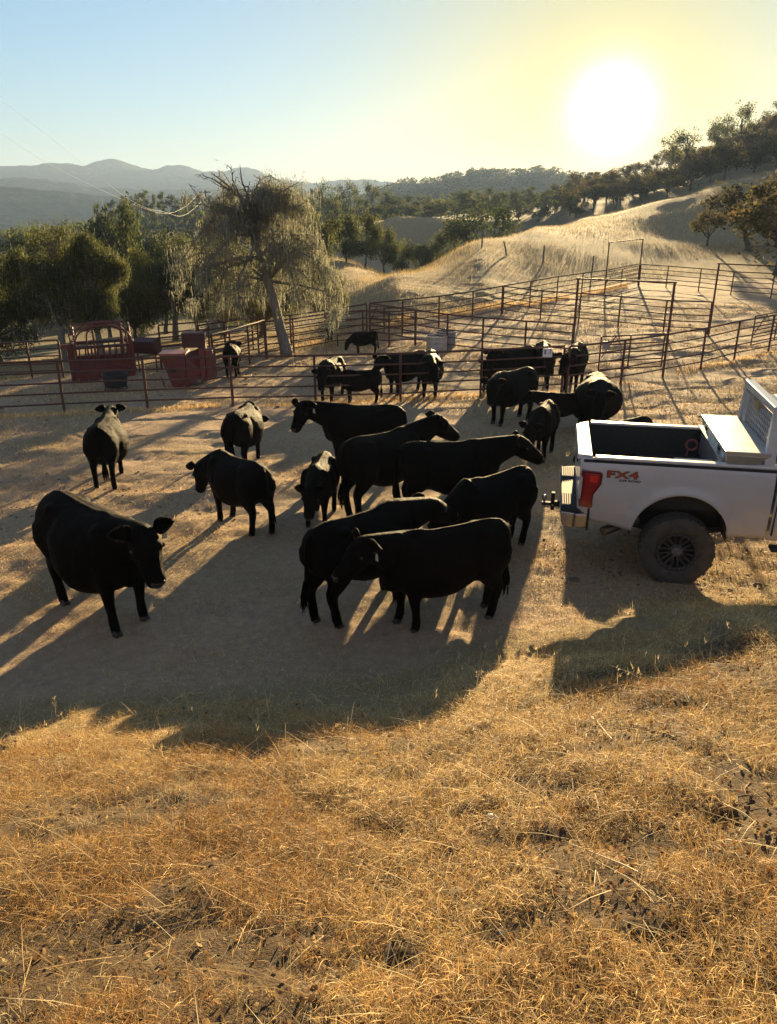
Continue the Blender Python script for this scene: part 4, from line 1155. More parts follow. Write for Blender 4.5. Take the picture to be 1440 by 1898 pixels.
    for y in (-0.62, 0.62):
        sp_ = part('step_pad', lambda mb: mb.box((-0.18, y-0.24, 0.842), (0.0, y+0.24, 0.862)), PADM, bp, bevel=0.004)
        part('pad_ribs', lambda mb: [mb.box((-0.17+0.028*q, y-0.22, 0.861), (-0.157+0.028*q, y+0.22, 0.868)) for q in range(6)], TRIM, bp)
    part('bumper_end_trim', lambda mb: mb.box((0.125, -1.012, 0.60), (0.15, -0.93, 0.88)), TRIM, bp)
    hb = part('hitch', lambda mb: (mb.box((-0.30, -0.035, 0.55), (-0.02, 0.035, 0.62)), mb.box((-0.30, -0.04, 0.50), (-0.25, 0.04, 0.74)), mb.box((-0.42, -0.035, 0.56), (-0.25, 0.035, 0.60))), TRIM, bevel=0.006)
    part('ball', lambda mb: (mb.ellipsoid((-0.385, 0, 0.665), (.034, .034, .034), 14, 10), mb.tube([(-0.385, 0, 0.52), (-0.385, 0, 0.65)], 0.016, 10)), CHROME, hb, smooth=True)
    part('hitch_pin', lambda mb: mb.tube([(-0.275, -0.09, 0.585), (-0.275, 0.09, 0.585)], 0.010, 8), CHROME, hb)
    part('exhaust_tip', lambda mb: (mb.tube([(0.75, -0.62, 0.66), (0.55, -0.72, 0.60), (0.34, -0.86, 0.545)], 0.058, 18, cap=False), mb.tube([(0.70, -0.64, 0.645), (0.55, -0.72, 0.60), (0.35, -0.855, 0.548)], 0.050, 18, cap=True)), simple('sooty_steel', (0.20, 0.175, 0.15), (0.10, 0.085, 0.075), rough=0.45, metal=0.7, scale=12), smooth=True)
    # --- frame and axle under the body
    part('chassis_frame', lambda mb: [mb.box((0.1, y-0.05, 0.58), (5.7, y+0.05, 0.74)) for y in (-0.45, 0.45)] + [mb.box((0.15, -0.45, 0.60), (0.27, 0.45, 0.72))], LINER, bevel=0.01)
    part('rear_axle', lambda mb: (mb.tube([(AX, -0.8, WH), (AX, 0.8, WH)], 0.06, 12), mb.ellipsoid((AX, 0, WH), (.2, .17, .2), 14, 10)), LINER, smooth=True)
    part('leaf_spring', lambda mb: [mb.tube([(AX-0.7, y, 0.60), (AX-0.3, y, 0.53), (AX+0.3, y, 0.53), (AX+0.7, y, 0.60)], 0.035, 6) for y in (-0.55, 0.55)], LINER)
    part('spare_tyre', lambda mb: mb.tube([(0.62, 0.0, 0.56), (0.62, 0.0, 0.74)], 0.36, 28), TYRE, bevel=0.04)
    # --- wheels
    def wheel(x, s):
        wr = bpy.data.objects.new('wheel', None); wr.empty_display_size = 0.2; link(wr, root); wr.location = (x, s*0.93, WH)
        if s > 0: wr.rotation_euler = (0, 0, math.pi)
        # local: outer face towards -y
        r = WH; w_ = 0.15
        mb = MB()
        mb.lathe([(0.235, -w_*0.80), (0.250, -w_*0.95), (0.30, -w_*1.10), (0.36, -w_*1.14), (0.40, -w_*1.08), (0.425, -w_*0.94), (r-0.012, -w_*0.80), (r-0.012, w_*0.80), (0.425, w_*0.94), (0.36, w_*1.12), (0.25, w_*0.95), (0.235, w_*0.8)], 64, axis='y', cap=False)
        for k in range(40):        # tread blocks
            a = 2*math.pi*k/40
            for row, (y0, y1, da) in enumerate(((-w_*1.0, -w_*0.45, 0), (-w_*0.36, -w_*0.02, 0.07), (w_*0.06, w_*0.40, 0.0), (w_*0.48, w_*1.0, 0.07))):
                M_ = Matrix.Rotation(-(a+da), 4, 'Y')
                lx = 0.024 if row in (0, 3) else 0.020
                lx *= 1.0 if k % 2 else 0.86
                mb.box((-lx, y0, r-0.03), (lx, y1, r), M_)
            if k % 2 == 0:
                M_ = Matrix.Rotation(-a, 4, 'Y'); mb.box((-0.026, -w_*1.10, 0.395), (0.026, -w_*0.93, 0.432), M_)
        t = mb.build('tyre', TYRE, wr, smooth=True)
        try: t.data.set_sharp_from_angle(angle=R(35))
        except Exception: pass
        mb = MB()
        mb.lathe([(0.238, -w_*0.86), (0.245, -w_*0.98), (0.232, -w_*1.00), (0.205, -w_*0.94), (0.195, -w_*0.70), (0.19, -w_*0.2), (0.19, w_*0.8)], 48, axis='y', cap=False)
        mb.lathe([(0.0, -w_*0.30), (0.195, -w_*0.28)], 32, axis='y', cap=False)
        for k in range(8):
            a = 2*math.pi*k/8
            M_ = Matrix.Rotation(-a, 4, 'Y')
            for dx in (-0.024, 0.024):
                mb.hexa([tuple(M_ @ Vector(p)) for p in [(dx-0.012, -w_*0.62, 0.06), (dx+0.012, -w_*0.62, 0.06), (dx+0.012, -w_*0.30, 0.06), (dx-0.012, -w_*0.30, 0.06), (dx*1.5-0.014, -w_*0.86, 0.205), (dx*1.5+0.014, -w_*0.86, 0.205), (dx*1.5+0.014, -w_*0.35, 0.205), (dx*1.5-0.014, -w_*0.35, 0.205)]])
        mb.lathe([(0.085, -w_*0.25), (0.085, -w_*0.66), (0.07, -w_*0.72), (0.0, -w_*0.72)], 24, axis='y', cap=False)
        rim = mb.build('rim', RIMM, wr)
        mb = MB()
        for k in range(24):
            a = 2*math.pi*k/24; mb.ellipsoid((0.219*math.sin(a), -w_*0.99, 0.219*math.cos(a)), (.009, .006, .009), 6, 4)
        for k in range(8):
            a = 2*math.pi*(k+.5)/8; mb.tube([(0.068*math.sin(a), -w_*0.70, 0.068*math.cos(a)), (0.068*math.sin(a), -w_*0.80, 0.068*math.cos(a))], .010, 6)
        mb.build('rim_bolts', HUBC, rim)
        mb = MB(); mb.lathe([(0.056, -w_*0.70), (0.056, -w_*0.86), (0.048, -w_*0.90), (0.0, -w_*0.90)], 24, axis='y', cap=False)
        mb.build('centre_cap', HUBC, rim, smooth=True)
        mb = MB()
        mb.box((-0.024, -w_*0.915, -0.018), (-0.017, -w_*0.90, 0.018)); mb.box((0.017, -w_*0.915, -0.018), (0.024, -w_*0.90, 0.018))
        mb.hexa([(-0.024, -w_*0.915, 0.018), (-0.015, -w_*0.915, 0.018), (-0.015, -w_*0.90, 0.018), (-0.024, -w_*0.90, 0.018), (0.015, -w_*0.915, -0.018), (0.024, -w_*0.915, -0.018), (0.024, -w_*0.90, -0.018), (0.015, -w_*0.90, -0.018)])
        mb.build('cap_mark', CHROME, rim)
    for s in (-1, 1): wheel(AX, s); wheel(AX+4.05, s)
    # --- lettering on the bed side
    def text(name, body, size, x, z, y, mat, parent, extr=0.001, off=0.0, sx=1.0, shear=0.0):
        cu = bpy.data.curves.new(name, 'FONT'); cu.body = body; cu.size = size; cu.extrude = extr; cu.offset = off; cu.shear = shear; cu.space_character = 1.08
        t = bpy.data.objects.new('tmp_text', cu); COL.objects.link(t)
        dg = bpy.context.evaluated_depsgraph_get(); dg.update()
        me = bpy.data.meshes.new_from_object(t.evaluated_get(dg)); bpy.data.objects.remove(t); bpy.data.curves.remove(cu)
        me.transform(Matrix.Translation((x, y, z)) @ Matrix.Rotation(math.pi/2, 4, 'X') @ Matrix.Diagonal((sx, 1, 1, 1)))
        return meshobj(name, me, mat, parent)
    yb = -(prof(1.30)+0.004)
    OUTL = simple('decal_outline', (0.03, 0.015, 0.012), rough=0.45); ORNG = simple('decal_orange', (0.42, 0.085, 0.03), (0.32, 0.06, 0.025), rough=0.4, scale=20)
    text('decal_outline', 'FX4', 0.118, 0.30, 1.292, yb, OUTL, root, off=0.006, sx=1.75)
    text('decal_letters', 'FX4', 0.118, 0.30, 1.292, yb-0.003, ORNG, root, off=0.0015, sx=1.75)
    text('decal_small_letters', 'OFF ROAD', 0.034, 0.45, 1.250, yb-0.001, OUTL, root, off=0.0015, sx=1.40)
    # --- cab
    CX0, CX1 = BX1+0.035, 4.25
    def cab_section(x0, x1, zr):
        return x0
    mb = MB(); v = []; f = []
    zs = [0.62, 0.70, 0.90, 1.10, 1.30, 1.42, 1.48, 1.60, 1.80, 1.96, 2.04, 2.07]
    hw = [0.94, 0.975, 0.998, 1.008, 1.0, 0.985, 0.955, 0.905, 0.835, 0.775, 0.70, 0.56]
    xa = [CX0, CX0, CX0, CX0, CX0, CX0, CX0+.01, CX0+.03, CX0+.08, CX0+.12, CX0+.18, CX0+.32]
    xb = [CX1, CX1, CX1, CX1, CX1, CX1, CX1, CX1-.22, CX1-.55, CX1-.78, CX1-.95, CX1-1.1]
    nx = 12
    for z, h_, a, b in zip(zs, hw, xa, xb):
        loop = [(a+(b-a)*k/(nx-1), -h_, z) for k in range(nx)] + [(b-(b-a)*k/(nx-1), h_, z) for k in range(nx)]
        v += loop
    m_ = 2*nx
    for i in range(len(zs)-1):
        for k in range(m_):
            k2 = (k+1) % m_; f.append((i*m_+k, i*m_+k2, (i+1)*m_+k2, (i+1)*m_+k))
    f.append(tuple((len(zs)-1)*m_+k for k in range(m_))); f.append(tuple(range(m_-1, -1, -1)))
    mb.add(v, f); mb.build('cab', PAINT, root, smooth=True)
    def sidewin(s, x0, x1, x0t, x1t):
        y0, y1 = s*0.952, s*0.842
        return lambda mb: mb.hexa([(x0, y0*1.008, 1.49), (x1, y0*1.008, 1.49), (x1, y0*.98, 1.49), (x0, y0*.98, 1.49), (x0t, y1*1.003, 1.80), (x1t, y1*1.003, 1.80), (x1t, y1*.97, 1.80), (x0t, y1*.97, 1.80)])
    for s in (-1, 1):
        part('side_window', sidewin(s, CX0+.35, CX0+1.0, CX0+.42, CX0+1.0), GLASS)
        part('side_window', sidewin(s, CX0+1.08, CX0+1.85, CX0+1.08, CX0+1.55), GLASS)
        for xd in (CX0+0.02, CX0+1.04, CX0+1.98):
            part('door_seam', lambda mb: mb.box((xd, s*0.985-0.03, 0.70), (xd+0.012, s*0.985+0.026, 1.44)), TRIM)
        for xd in (CX0+0.30, CX0+1.16):
            part('door_handle', lambda mb: mb.box((xd, s*1.012-0.022, 1.28), (xd+0.2, s*1.012+0.022, 1.32)), CHROME, bevel=0.01)
        part('running_board', lambda mb: mb.box((CX0+.05, 0.86 if s > 0 else -1.03, 0.50), (CX1-.05, 1.03 if s > 0 else -0.86, 0.55)), TRIM, bevel=0.015)
        part('door_mirror', lambda mb: (mb.box((CX1-.36, s*1.18-.12, 1.42), (CX1-.24, s*1.18+.12, 1.80)), mb.box((CX1-.30, s*1.0-.06, 1.46), (CX1-.26, s*1.08+.06, 1.50))), TRIM, bevel=0.02)
    part('rear_window', lambda mb: mb.hexa([(CX0-.012, -0.70, 1.53), (CX0+.03, -0.70, 1.53), (CX0+.03, 0.70, 1.53), (CX0-.012, 0.70, 1.53), (CX0+.085, -0.64, 1.90), (CX0+.13, -0.64, 1.90), (CX0+.13, 0.64, 1.90), (CX0+.085, 0.64, 1.90)]), GLASS)
    part('windscreen', lambda mb: mb.hexa([(CX1-.06, -0.86, 1.52), (CX1+.012, -0.86, 1.50), (CX1+.012, 0.86, 1.50), (CX1-.06, 0.86, 1.52), (CX1-.84, -0.70, 1.97), (CX1-.76, -0.70, 1.965), (CX1-.76, 0.70, 1.965), (CX1-.84, 0.70, 1.97)]), GLASS)
    # --- front end
    HX = 6.02
    mb = MB(); v = []; f = []
    fx = [CX1-0.02] + [AX+4.05-0.55*math.cos(math.pi*k/16) for k in range(17)] + [HX-0.10, HX]
    def fb(x): return AZ+0.5*math.sqrt(max(0, 1-((x-AX-4.05)/0.55)**2)) if abs(x-AX-4.05) < 0.55 else 0.66
    for s in (-1, 1):
        o_ = len(v)
        for x in fx:
            b = fb(x); top = 1.46-0.10*((x-CX1)/(HX-CX1))
            for k in range(8):
                t = k/7; z = b+(top-b)*t
                v.append((x, s*(1.0-0.06*(t**3) - 0.10*max(0, (x-HX+0.3)/0.3)**2), z))
        for i in range(len(fx)-1):
            for k in range(7):
                q = (o_+i*8+k, o_+(i+1)*8+k, o_+(i+1)*8+k+1, o_+i*8+k+1); f.append(q if s < 0 else q[::-1])
    mb.add(v, f); mb.build('front_wing', PAINT, root, smooth=True)
    part('bonnet', lambda mb: mb.hexa([(CX1-.02, -0.94, 1.40), (HX-.02, -0.84, 1.28), (HX-.02, 0.84, 1.28), (CX1-.02, 0.94, 1.40), (CX1-.02, -0.86, 1.53), (HX-.05, -0.76, 1.40), (HX-.05, 0.76, 1.40), (CX1-.02, 0.86, 1.53)]), PAINT, bevel=0.05)
    part('engine_block', lambda mb: mb.box((CX1, -0.6, 0.6), (HX-.15, 0.6, 1.3)), LINER)
    part('grille', lambda mb: (mb.box((HX-.06, -0.62, 0.86), (HX+.02, 0.62, 1.32)), mb.box((HX+.0, -0.62, 1.06), (HX+.05, 0.62, 1.14))), CHROME, bevel=0.02)
    for s in (-1, 1): part('headlight', lambda mb: mb.box((HX-.10, s*0.77-.14, 1.0), (HX+.01, s*0.77+.14, 1.32)), simple('lamp_glass', (0.6, 0.62, 0.64), rough=0.1, coat=1.0), bevel=0.03)
    part('front_bumper', lambda mb: mb.box((HX-.05, -0.98, 0.58), (HX+.16, 0.98, 0.84)), CHROME, bevel=0.05)
    # --- mesh rack behind the cab
    RX = BX1+0.035
    rk = bpy.data.objects.new('headache_rack', None); rk.empty_display_size = 0.2; link(rk, root); rk.location = (RX-0.13, 0, RAIL+0.02)
    RW = simple('rack_paint', (0.52, 0.54, 0.56), (0.42, 0.42, 0.42), rough=0.35, scale=6, coat=0.3)
    HT = 0.60
    for s in (-1, 1):
        part('upright', lambda mb: (mb.hexa([(-0.05, s*0.90-.055, 0.0), (0.07, s*0.90-.055, 0.0), (0.07, s*0.90+.055, 0.0), (-0.05, s*0.90+.055, 0.0), (-0.02, s*0.80-.05, HT), (0.07, s*0.80-.05, HT), (0.07, s*0.80+.05, HT), (-0.02, s*0.80+.05, HT)]), mb.box((-0.12, s*0.90-.06, -0.005), (0.14, s*0.90+.06, 0.018))), RW, rk, bevel=0.012)
    part('top_bar', lambda mb: mb.box((-0.03, -0.86, HT-0.02), (0.085, 0.86, HT+0.07)), RW, rk, bevel=0.015)
    part('bottom_bar', lambda mb: mb.box((-0.02, -0.85, 0.05), (0.05, 0.85, 0.10)), RW, rk, bevel=0.01)
    part('light_bracket', lambda mb: mb.box((-0.035, -0.14, HT-0.13), (-0.02, 0.14, HT-0.02)), simple('amber_plate', (0.36, 0.27, 0.14), rough=0.4), rk)
    def grid(mb):
        y0, y1, z0_, z1 = -0.80, 0.80, 0.10, HT-0.02
        st_ = 0.085
        for sgn in (-1, 1):
            k = -12
            while k < 32:
                # diamond mesh strands clipped to the frame
                pts = []
                za, zb = z0_, z1
                ya = y0 + k*st_ if sgn > 0 else y1 - k*st_
                yb_ = ya + sgn*(zb-za)*0.62
                lo, hi = 0.0, 1.0
                d = yb_-ya
                for lim, sg in ((y0, 1), (y1, -1)):
                    if d != 0:
                        t = (lim-ya)/d
                        if (d > 0) == (sg > 0): lo = max(lo, t)
                        else: hi = min(hi, t)
                if hi-lo > 0.02:
                    mb.tube([(0.012+0.004*sgn, ya+d*lo, za+(zb-za)*lo), (0.012+0.004*sgn, ya+d*hi, za+(zb-za)*hi)], 0.0075, 5, cap=False)
                k += 1
    part('mesh_screen', grid, ALU, rk)
    part('louvres', lambda mb: [mb.box((-0.012, 0.60+0.05*q, 0.14), (0.012, 0.63+0.05*q, HT-0.06)) for q in range(4)], RW, rk)
    # --- aluminium toolbox across the bed
    tb = bpy.data.objects.new('toolbox', None); tb.empty_display_size = 0.2; link(tb, root); tb.location = (1.60, 0, RAIL+0.02)
    part('body', lambda mb: (mb.box((0.0, -0.80, -0.34), (0.46, 0.80, 0.10)), mb.hexa([(0.02, -0.94, 0.0), (0.34, -0.94, 0.0), (0.34, -0.80, 0.0), (0.02, -0.80, 0.0), (0.0, -0.95, 0.11), (0.46, -0.95, 0.11), (0.46, -0.80, 0.11), (0.0, -0.80, 0.11)]),
                              mb.hexa([(0.02, 0.80, 0.0), (0.34, 0.80, 0.0), (0.34, 0.94, 0.0), (0.02, 0.94, 0.0), (0.0, 0.80, 0.11), (0.46, 0.80, 0.11), (0.46, 0.95, 0.11), (0.0, 0.95, 0.11)])), ALU, tb, bevel=0.006)
    part('lid', lambda mb: mb.box((-0.02, -0.965, 0.115), (0.475, 0.965, 0.16)), DIAM, tb, bevel=0.006)
    part('front_ledge', lambda mb: (mb.box((-0.06, -0.82, 0.02), (0.0, 0.82, 0.045)), mb.box((-0.012, -0.80, -0.34), (-0.002, 0.80, 0.015))), ALU, tb)
    for y in (-0.5, 0.5): part('latch', lambda mb: mb.box((-0.02, y-.05, 0.055), (-0.003, y+.05, 0.105)), TRIM, tb, bevel=0.003)
    # --- things lying in the bed
    def inbed(name, fn, mat, label, cat, smooth=False, bevel=0.0):
        mb = MB(); fn(mb); o_ = mb.build(name, mat, None, smooth=smooth, bevel=bevel)
        o_.matrix_world = Matrix.Translation((o.x, o.y, z0-0.01)) @ Matrix.Rotation(R(yawd), 4, 'Z') @ Matrix.Diagonal((1, WS, 1, 1))
        return tag(o_, label, cat)
    inbed('tan_lid_box', lambda mb: (mb.box((1.14, -0.80, 0.955), (1.56, -0.36, 1.36)), mb.box((1.12, -0.82, 1.365), (1.58, -0.34, 1.41))), simple('tan_plastic', (0.60, 0.50, 0.36), (0.52, 0.43, 0.31), rough=0.5, scale=5), 'tan box with rounded lid standing in the truck bed against the toolbox', 'box', bevel=0.05)
    rng = np.random.default_rng(4)
    def bag(mb):
        n_, m2 = 28, 16; v = []
        for i in range(m2+1):
            ph = math.pi*i/m2
            for k in range(n_):
                a = 2*math.pi*k/n_
                rr = 1 + 0.16*float(vnoise(np.array([3*math.cos(a)+5+i*.3]), np.array([3*math.sin(a)+i*.45]), 5)[0]) + 0.09*math.sin(7*a+i)
                v.append((1.02+0.30*math.sin(ph)*math.cos(a)*rr, -0.15+0.27*math.sin(ph)*math.sin(a)*rr, 1.10+0.17*math.cos(ph)*rr))
        mb.add(v, [(i*n_+k, (i+1)*n_+k, (i+1)*n_+(k+1) % n_, i*n_+(k+1) % n_) for i in range(m2) for k in range(n_)])
    inbed('plastic_bag', bag, simple('dark_plastic', (0.02, 0.024, 0.032), (0.035, 0.04, 0.05), rough=0.22, scale=9, bumps=0.3), 'crumpled dark plastic bag lying in the truck bed', 'bag', smooth=True)
    inbed('red_strap', lambda mb: (mb.tube([(1.50+0.07*math.cos(t), 0.835, 1.28+0.07*math.sin(t)) for t in np.linspace(0, 6.0, 20)], 0.016, 8), mb.tube([(1.46, 0.83, 1.22), (1.44, 0.82, 1.06)], 0.012, 6)), simple('faded_red_webbing', (0.33, 0.10, 0.09), (0.25, 0.08, 0.07), rough=0.8), 'faded red coiled strap hanging on the far inside wall of the truck bed', 'strap', smooth=True)
    return root
truck()
# ---------------------------------------------------------------- cattle
def coat_mat():
    m, n, out = new_mat('black_coat')
    v = objcoord(n)
    f = noise(n, 5, 4, 0.6, v)
    mp = N(n, 'ShaderNodeMapping'); mp.inputs['Scale'].default_value = (0.35, 1.2, 1.0); n.links.new(v, mp.inputs['Vector'])
    g = noise(n, 120, 3, 0.7, mp.outputs[0])
    p = N(n, 'ShaderNodeBsdfPrincipled')
    c = ramp(n, f, [(0.3, (0.0028, 0.0026, 0.0026)), (0.7, (0.0055, 0.0046, 0.0042))])
    oi = N(n, 'ShaderNodeObjectInfo')
    c = mix(n, 1.0, c, ramp(n, oi.outputs['Random'], [(0.0, (0.75, 0.75, 0.8)), (1.0, (1.9, 1.5, 1.25))]), 'MULTIPLY')
    dn = noise(n, 2.3, 5, 0.65, v)
    c = mix(n, ramp(n, dn, [(0.58, (0,)*3), (0.78, (0.4,)*3)]), c, (0.020, 0.015, 0.011))
    setin(n, p, Base_Color=c, Roughness=0.62, IOR=1.09, Specular_IOR_Level=0.5, Sheen_Weight=0.012, Sheen_Roughness=0.30, Sheen_Tint=(1.0, 0.80, 0.52), Specular_Tint=(1.0, 0.80, 0.55))
    mp2 = N(n, 'ShaderNodeMapping'); mp2.inputs['Scale'].default_value = (0.5, 1.0, 0.8); n.links.new(v, mp2.inputs['Vector'])
    g2 = noise(n, 17, 4, 0.6, mp2.outputs[0], 0.6)
    ad_ = N(n, 'ShaderNodeMath', operation='MULTIPLY_ADD'); n.links.new(g2, ad_.inputs[0]); ad_.inputs[1].default_value = 2.2; n.links.new(g, ad_.inputs[2])
    n.links.new(bump(n, ad_.outputs[0], 0.75, 0.012), p.inputs['Normal'])
    n.links.new(p.outputs[0], out.inputs['Surface']); return m
COAT = coat_mat()
HOOF = simple('hoof_horn', (0.055, 0.047, 0.04), (0.025, 0.021, 0.018), rough=0.6, scale=20)
NOSE = simple('wet_nose', (0.012, 0.011, 0.011), rough=0.28, scale=30)
EYEM = simple('dark_eye', (0.006, 0.005, 0.005), rough=0.08)
HAIRS = 6000
EARIN = leafy('ear_hair', 0.3, 0.7)
TAGM = simple('yellow_ear_tag', (0.62, 0.56, 0.40), (0.5, 0.46, 0.34), rough=0.5)
def ring_tube(mb, rings, n=16):
    """rings: (centre, side vector, up vector, a, b, topsquash) -> closed loft"""
    v = []
    for c, s, u, a, b, q in rings:
        for k in range(n):
            t = 2*math.pi*k/n
            co, si = math.cos(t), math.sin(t)
            ca = math.copysign(abs(co)**0.88, co); sa = math.copysign(abs(si)**0.88, si)
            w_ = a*(1 - q*max(0, sa)**2)
            v.append(c + s*(ca*w_) + u*(sa*b))
    m = len(rings); f = []
    for i in range(m-1):
        for k in range(n):
            k2 = (k+1) % n
            f.append((i*n+k, i*n+k2, (i+1)*n+k2, (i+1)*n+k))
    f.append(tuple(range(n-1, -1, -1))); f.append(tuple((m-1)*n+k for k in range(n)))
    mb.add([tuple(p) for p in v], f)
def cow_mesh(name, S=1.0, belly=1.0, width=1.0, legs=1.0, neck=(12, 0), head=(-28, 0), nlen=0.55, hscale=1.08, step=(0, 0, 0, 0), spread=1.0, bend=0.0, tail=0.0, ears=(0, 0), seed=0, calf=False, tag_side=0):
    """cow facing +X, standing on z=0, back about 1.30 m high before scaling.
    neck, head: (pitch up, yaw left) in degrees relative to the body; step: forward shift of FL, FR, HL, HR hooves"""
    rng = random.Random(seed)
    V = Vector
    X, Y, Z = V((1, 0, 0)), V((0, 1, 0)), V((0, 0, 1))
    mb = MB()
    # x, top, bottom, half width, narrowing of the top
    B = 1.0
    st = [(-0.86, 1.17, .96, .08, .1), (-0.845, 1.245, .80, .165, .15), (-0.78, 1.305, .70, .235, .2), (-0.64, 1.33, .66, .275, .26), (-0.48, 1.33, .65, .292, .32),
          (-0.30, 1.31, .62, .315, .34), (-0.10, 1.295, .56, .355, .36), (0.10, 1.29, .535, .37, .38), (0.28, 1.295, .545, .35, .40), (0.44, 1.315, .585, .305, .42), (0.58, 1.315, .63, .255, .40),
          (0.70, 1.285, .67, .205, .32), (0.79, 1.22, .72, .155, .2), (0.84, 1.12, .80, .09, .1)]
    rings = []
    for x, t, b, hw, q in st:
        k = math.exp(-((x-0.02)/0.42)**2)
        b = b - 0.135*math.exp(-((x-0.12)/0.60)**4)
        b2 = b - (belly-1)*0.16*k; hw2 = hw*width*(1+(belly-1)*0.42*k)
        if calf: b2 = b + 0.07*k; hw2 *= 0.86
        rings.append((V((x, 0, (t+b2)/2)), Y, Z, hw2, (t-b2)/2, q))
    ring_tube(mb, rings, 20)
    for sy in (-1, 1):   # hip bones, pin bones, shoulders, thighs
        mb.ellipsoid((-0.47, .16*sy*width, 1.20), (.13, .085, .075), 12, 8)
        mb.ellipsoid((-0.79, .095*sy, 1.14), (.07, .055, .07), 10, 7)
        mb.ellipsoid((0.49, .150*sy*width, .95), (.20, .140, .31), 16, 12)
        mb.ellipsoid((-0.61, .150*sy*width, 0.92), (.22, .135, .31), 16, 12)
    mb.ellipsoid((0.64, 0, 0.70), (.19, .125, .17), 12, 9)      # brisket
    mb.ellipsoid((0.45, 0, 1.245), (.28, .10, .085), 14, 8)     # withers
    if not calf and belly > 0.95: mb.ellipsoid((-0.42, 0, 0.62), (.15, .13, .11), 10, 7)
    hoofs = []
    def leg(pts, rad, shift, sy):
        P = []
        top = pts[0][2]
        for (x, y, z) in pts:
            t = max(0, 1 - z/top)
            P.append(V((x + shift*t**1.15, y*sy, z)))
        rs = []
        for i, p in enumerate(P):
            a, b = rad[i]; a *= 1.06; b *= 1.06
            d = (P[min(i+1, len(P)-1)]-P[max(i-1, 0)]).normalized()
            fx = (X - d*X.dot(d)).normalized()
            rs.append((p, Y, fx, a, b, 0))
        ring_tube(mb, rs, 12)
        hoofs.append((P[-1], sy))
    yw = 0.165*spread*width
    fp = [(.50, yw*0.95, 1.0), (.49, yw*1.0, .84), (.47, yw, .68), (.475, yw*.98, .54), (.48, yw*.97, .42), (.475, yw*.97, .36), (.47, yw*.97, .24), (.472, yw*.97, .13), (.485, yw*.97, .075), (.50, yw*.97, .03)]
    fr = [(.12, .20), (.118, .18), (.100, .135), (.074, .094), (.062, .068), (.056, .060), (.047, .050), (.055, .058), (.050, .054), (.056, .062)]
    hp = [(-.60, yw*.9, 1.05), (-.56, yw*1.05, .86), (-.55, yw*1.08, .70), (-.63, yw*1.03, .56), (-.705, yw, .47), (-.70, yw, .40), (-.672, yw, .26), (-.655, yw, .135), (-.64, yw, .075), (-.622, yw, .03)]
    hr = [(.145, .25), (.150, .26), (.125, .20), (.078, .118), (.060, .084), (.056, .066), (.049, .054), (.057, .060), (.051, .054), (.056, .062)]
    for i, sy in ((0, 1), (1, -1)): leg(fp, fr, step[i], sy)
    for i, sy in ((2, 1), (3, -1)): leg(hp, hr, step[i], sy)
    # neck and head
    np_, ny = R(neck[0]), R(neck[1])
    hp_, hy = R(head[0]), R(head[1])
    nd = V((math.cos(np_)*math.cos(ny), math.cos(np_)*math.sin(ny), math.sin(np_)))
    hd = V((math.cos(hp_)*math.cos(hy), math.cos(hp_)*math.sin(hy), math.sin(hp_)))
    base = V((0.56, 0, 1.07))
    poll = base + nd*(nlen+0.08) + V((0, 0, .05))
    def frame_(d, up=Z):
        s = up.cross(d).normalized(); return s, d.cross(s).normalized()
    ns, nu = frame_(nd)
    rg = []
    for t, a, b in ((-.25, .20, .29), (0, .20, .295), (.25, .178, .265), (.5, .155, .23), (.75, .135, .195), (1.0, .115, .16)):
        c = base + (poll-base)*t + V((0, 0, -.03*(1-abs(t))))
        s = ns if t > 0.2 else (Y*(1-max(0, t/0.2)) + ns*max(0, t/0.2)).normalized()
        rg.append((c, s, nu, a, b, .15))
    ring_tube(mb, rg, 16)
    hs, hu = frame_(hd)
    k = hscale
    def H(l, u, s=0.0): return poll + hd*(l*k) + hu*(u*k) + hs*(s*k)
    prof = [(-.10, .0, .085, .10), (-.04, .0, .122, .135), (.05, -.016, .142, .155), (.13, -.030, .140, .155), (.21, -.046, .118, .138), (.29, -.060, .100, .120), (.36, -.070, .094, .106), (.42, -.076, .096, .096), (.455, -.078, .080, .078), (.475, -.08, .05, .045)]
    ring_tube(mb, [(H(l, u), hs, hu, a*k, b*k, .12) for l, u, a, b in prof], 16)
    mb.ellipsoid(H(-.03, .085), (.07*k, .07*k, .055*k), 10, 7)              # poll
    for s in (-1, 1): mb.ellipsoid(H(.13, .035, .105*s), (.05*k, .045*k, .045*k), 8, 6)   # brow
    # tail head
    sw = tail
    tp = [V((-.78, 0, 1.25)), V((-.865, 0.0, 1.20)), V((-.895, .02*sw, 1.05)), V((-.885, .06*sw, .82)), V((-.87, .12*sw, .60))]
    mb.tube([tuple(p) for p in tp[:4]], [.05, .042, .034, .026], 10)
    me = mb.mesh(name)
    bm = bmesh.new(); bm.from_mesh(me)
    bmesh.ops.recalc_face_normals(bm, faces=bm.faces); bm.to_mesh(me); bm.free()
    tmp = bpy.data.objects.new('tmp', me); COL.objects.link(tmp)
    rm = tmp.modifiers.new('r', 'REMESH'); rm.mode = 'VOXEL'; rm.voxel_size = 0.019 if not QUICK else 0.03
    sm = tmp.modifiers.new('s', 'SMOOTH'); sm.factor = 0.5; sm.iterations = 16
    dg = bpy.context.evaluated_depsgraph_get(); dg.update()
    body = bpy.data.meshes.new_from_object(tmp.evaluated_get(dg))
    bpy.data.objects.remove(tmp); bpy.data.meshes.remove(me)
    nv = len(body.vertices); co = np.empty(nv*3, dtype=np.float32); body.vertices.foreach_get('co', co); co = co.reshape(-1, 3)
    # hollows and ridges: flank, behind the shoulder, groin fold, neck, backbone
    sg = np.sign(co[:, 1]); ay = np.abs(co[:, 1])
    side = sstep(.06, .16, ay)
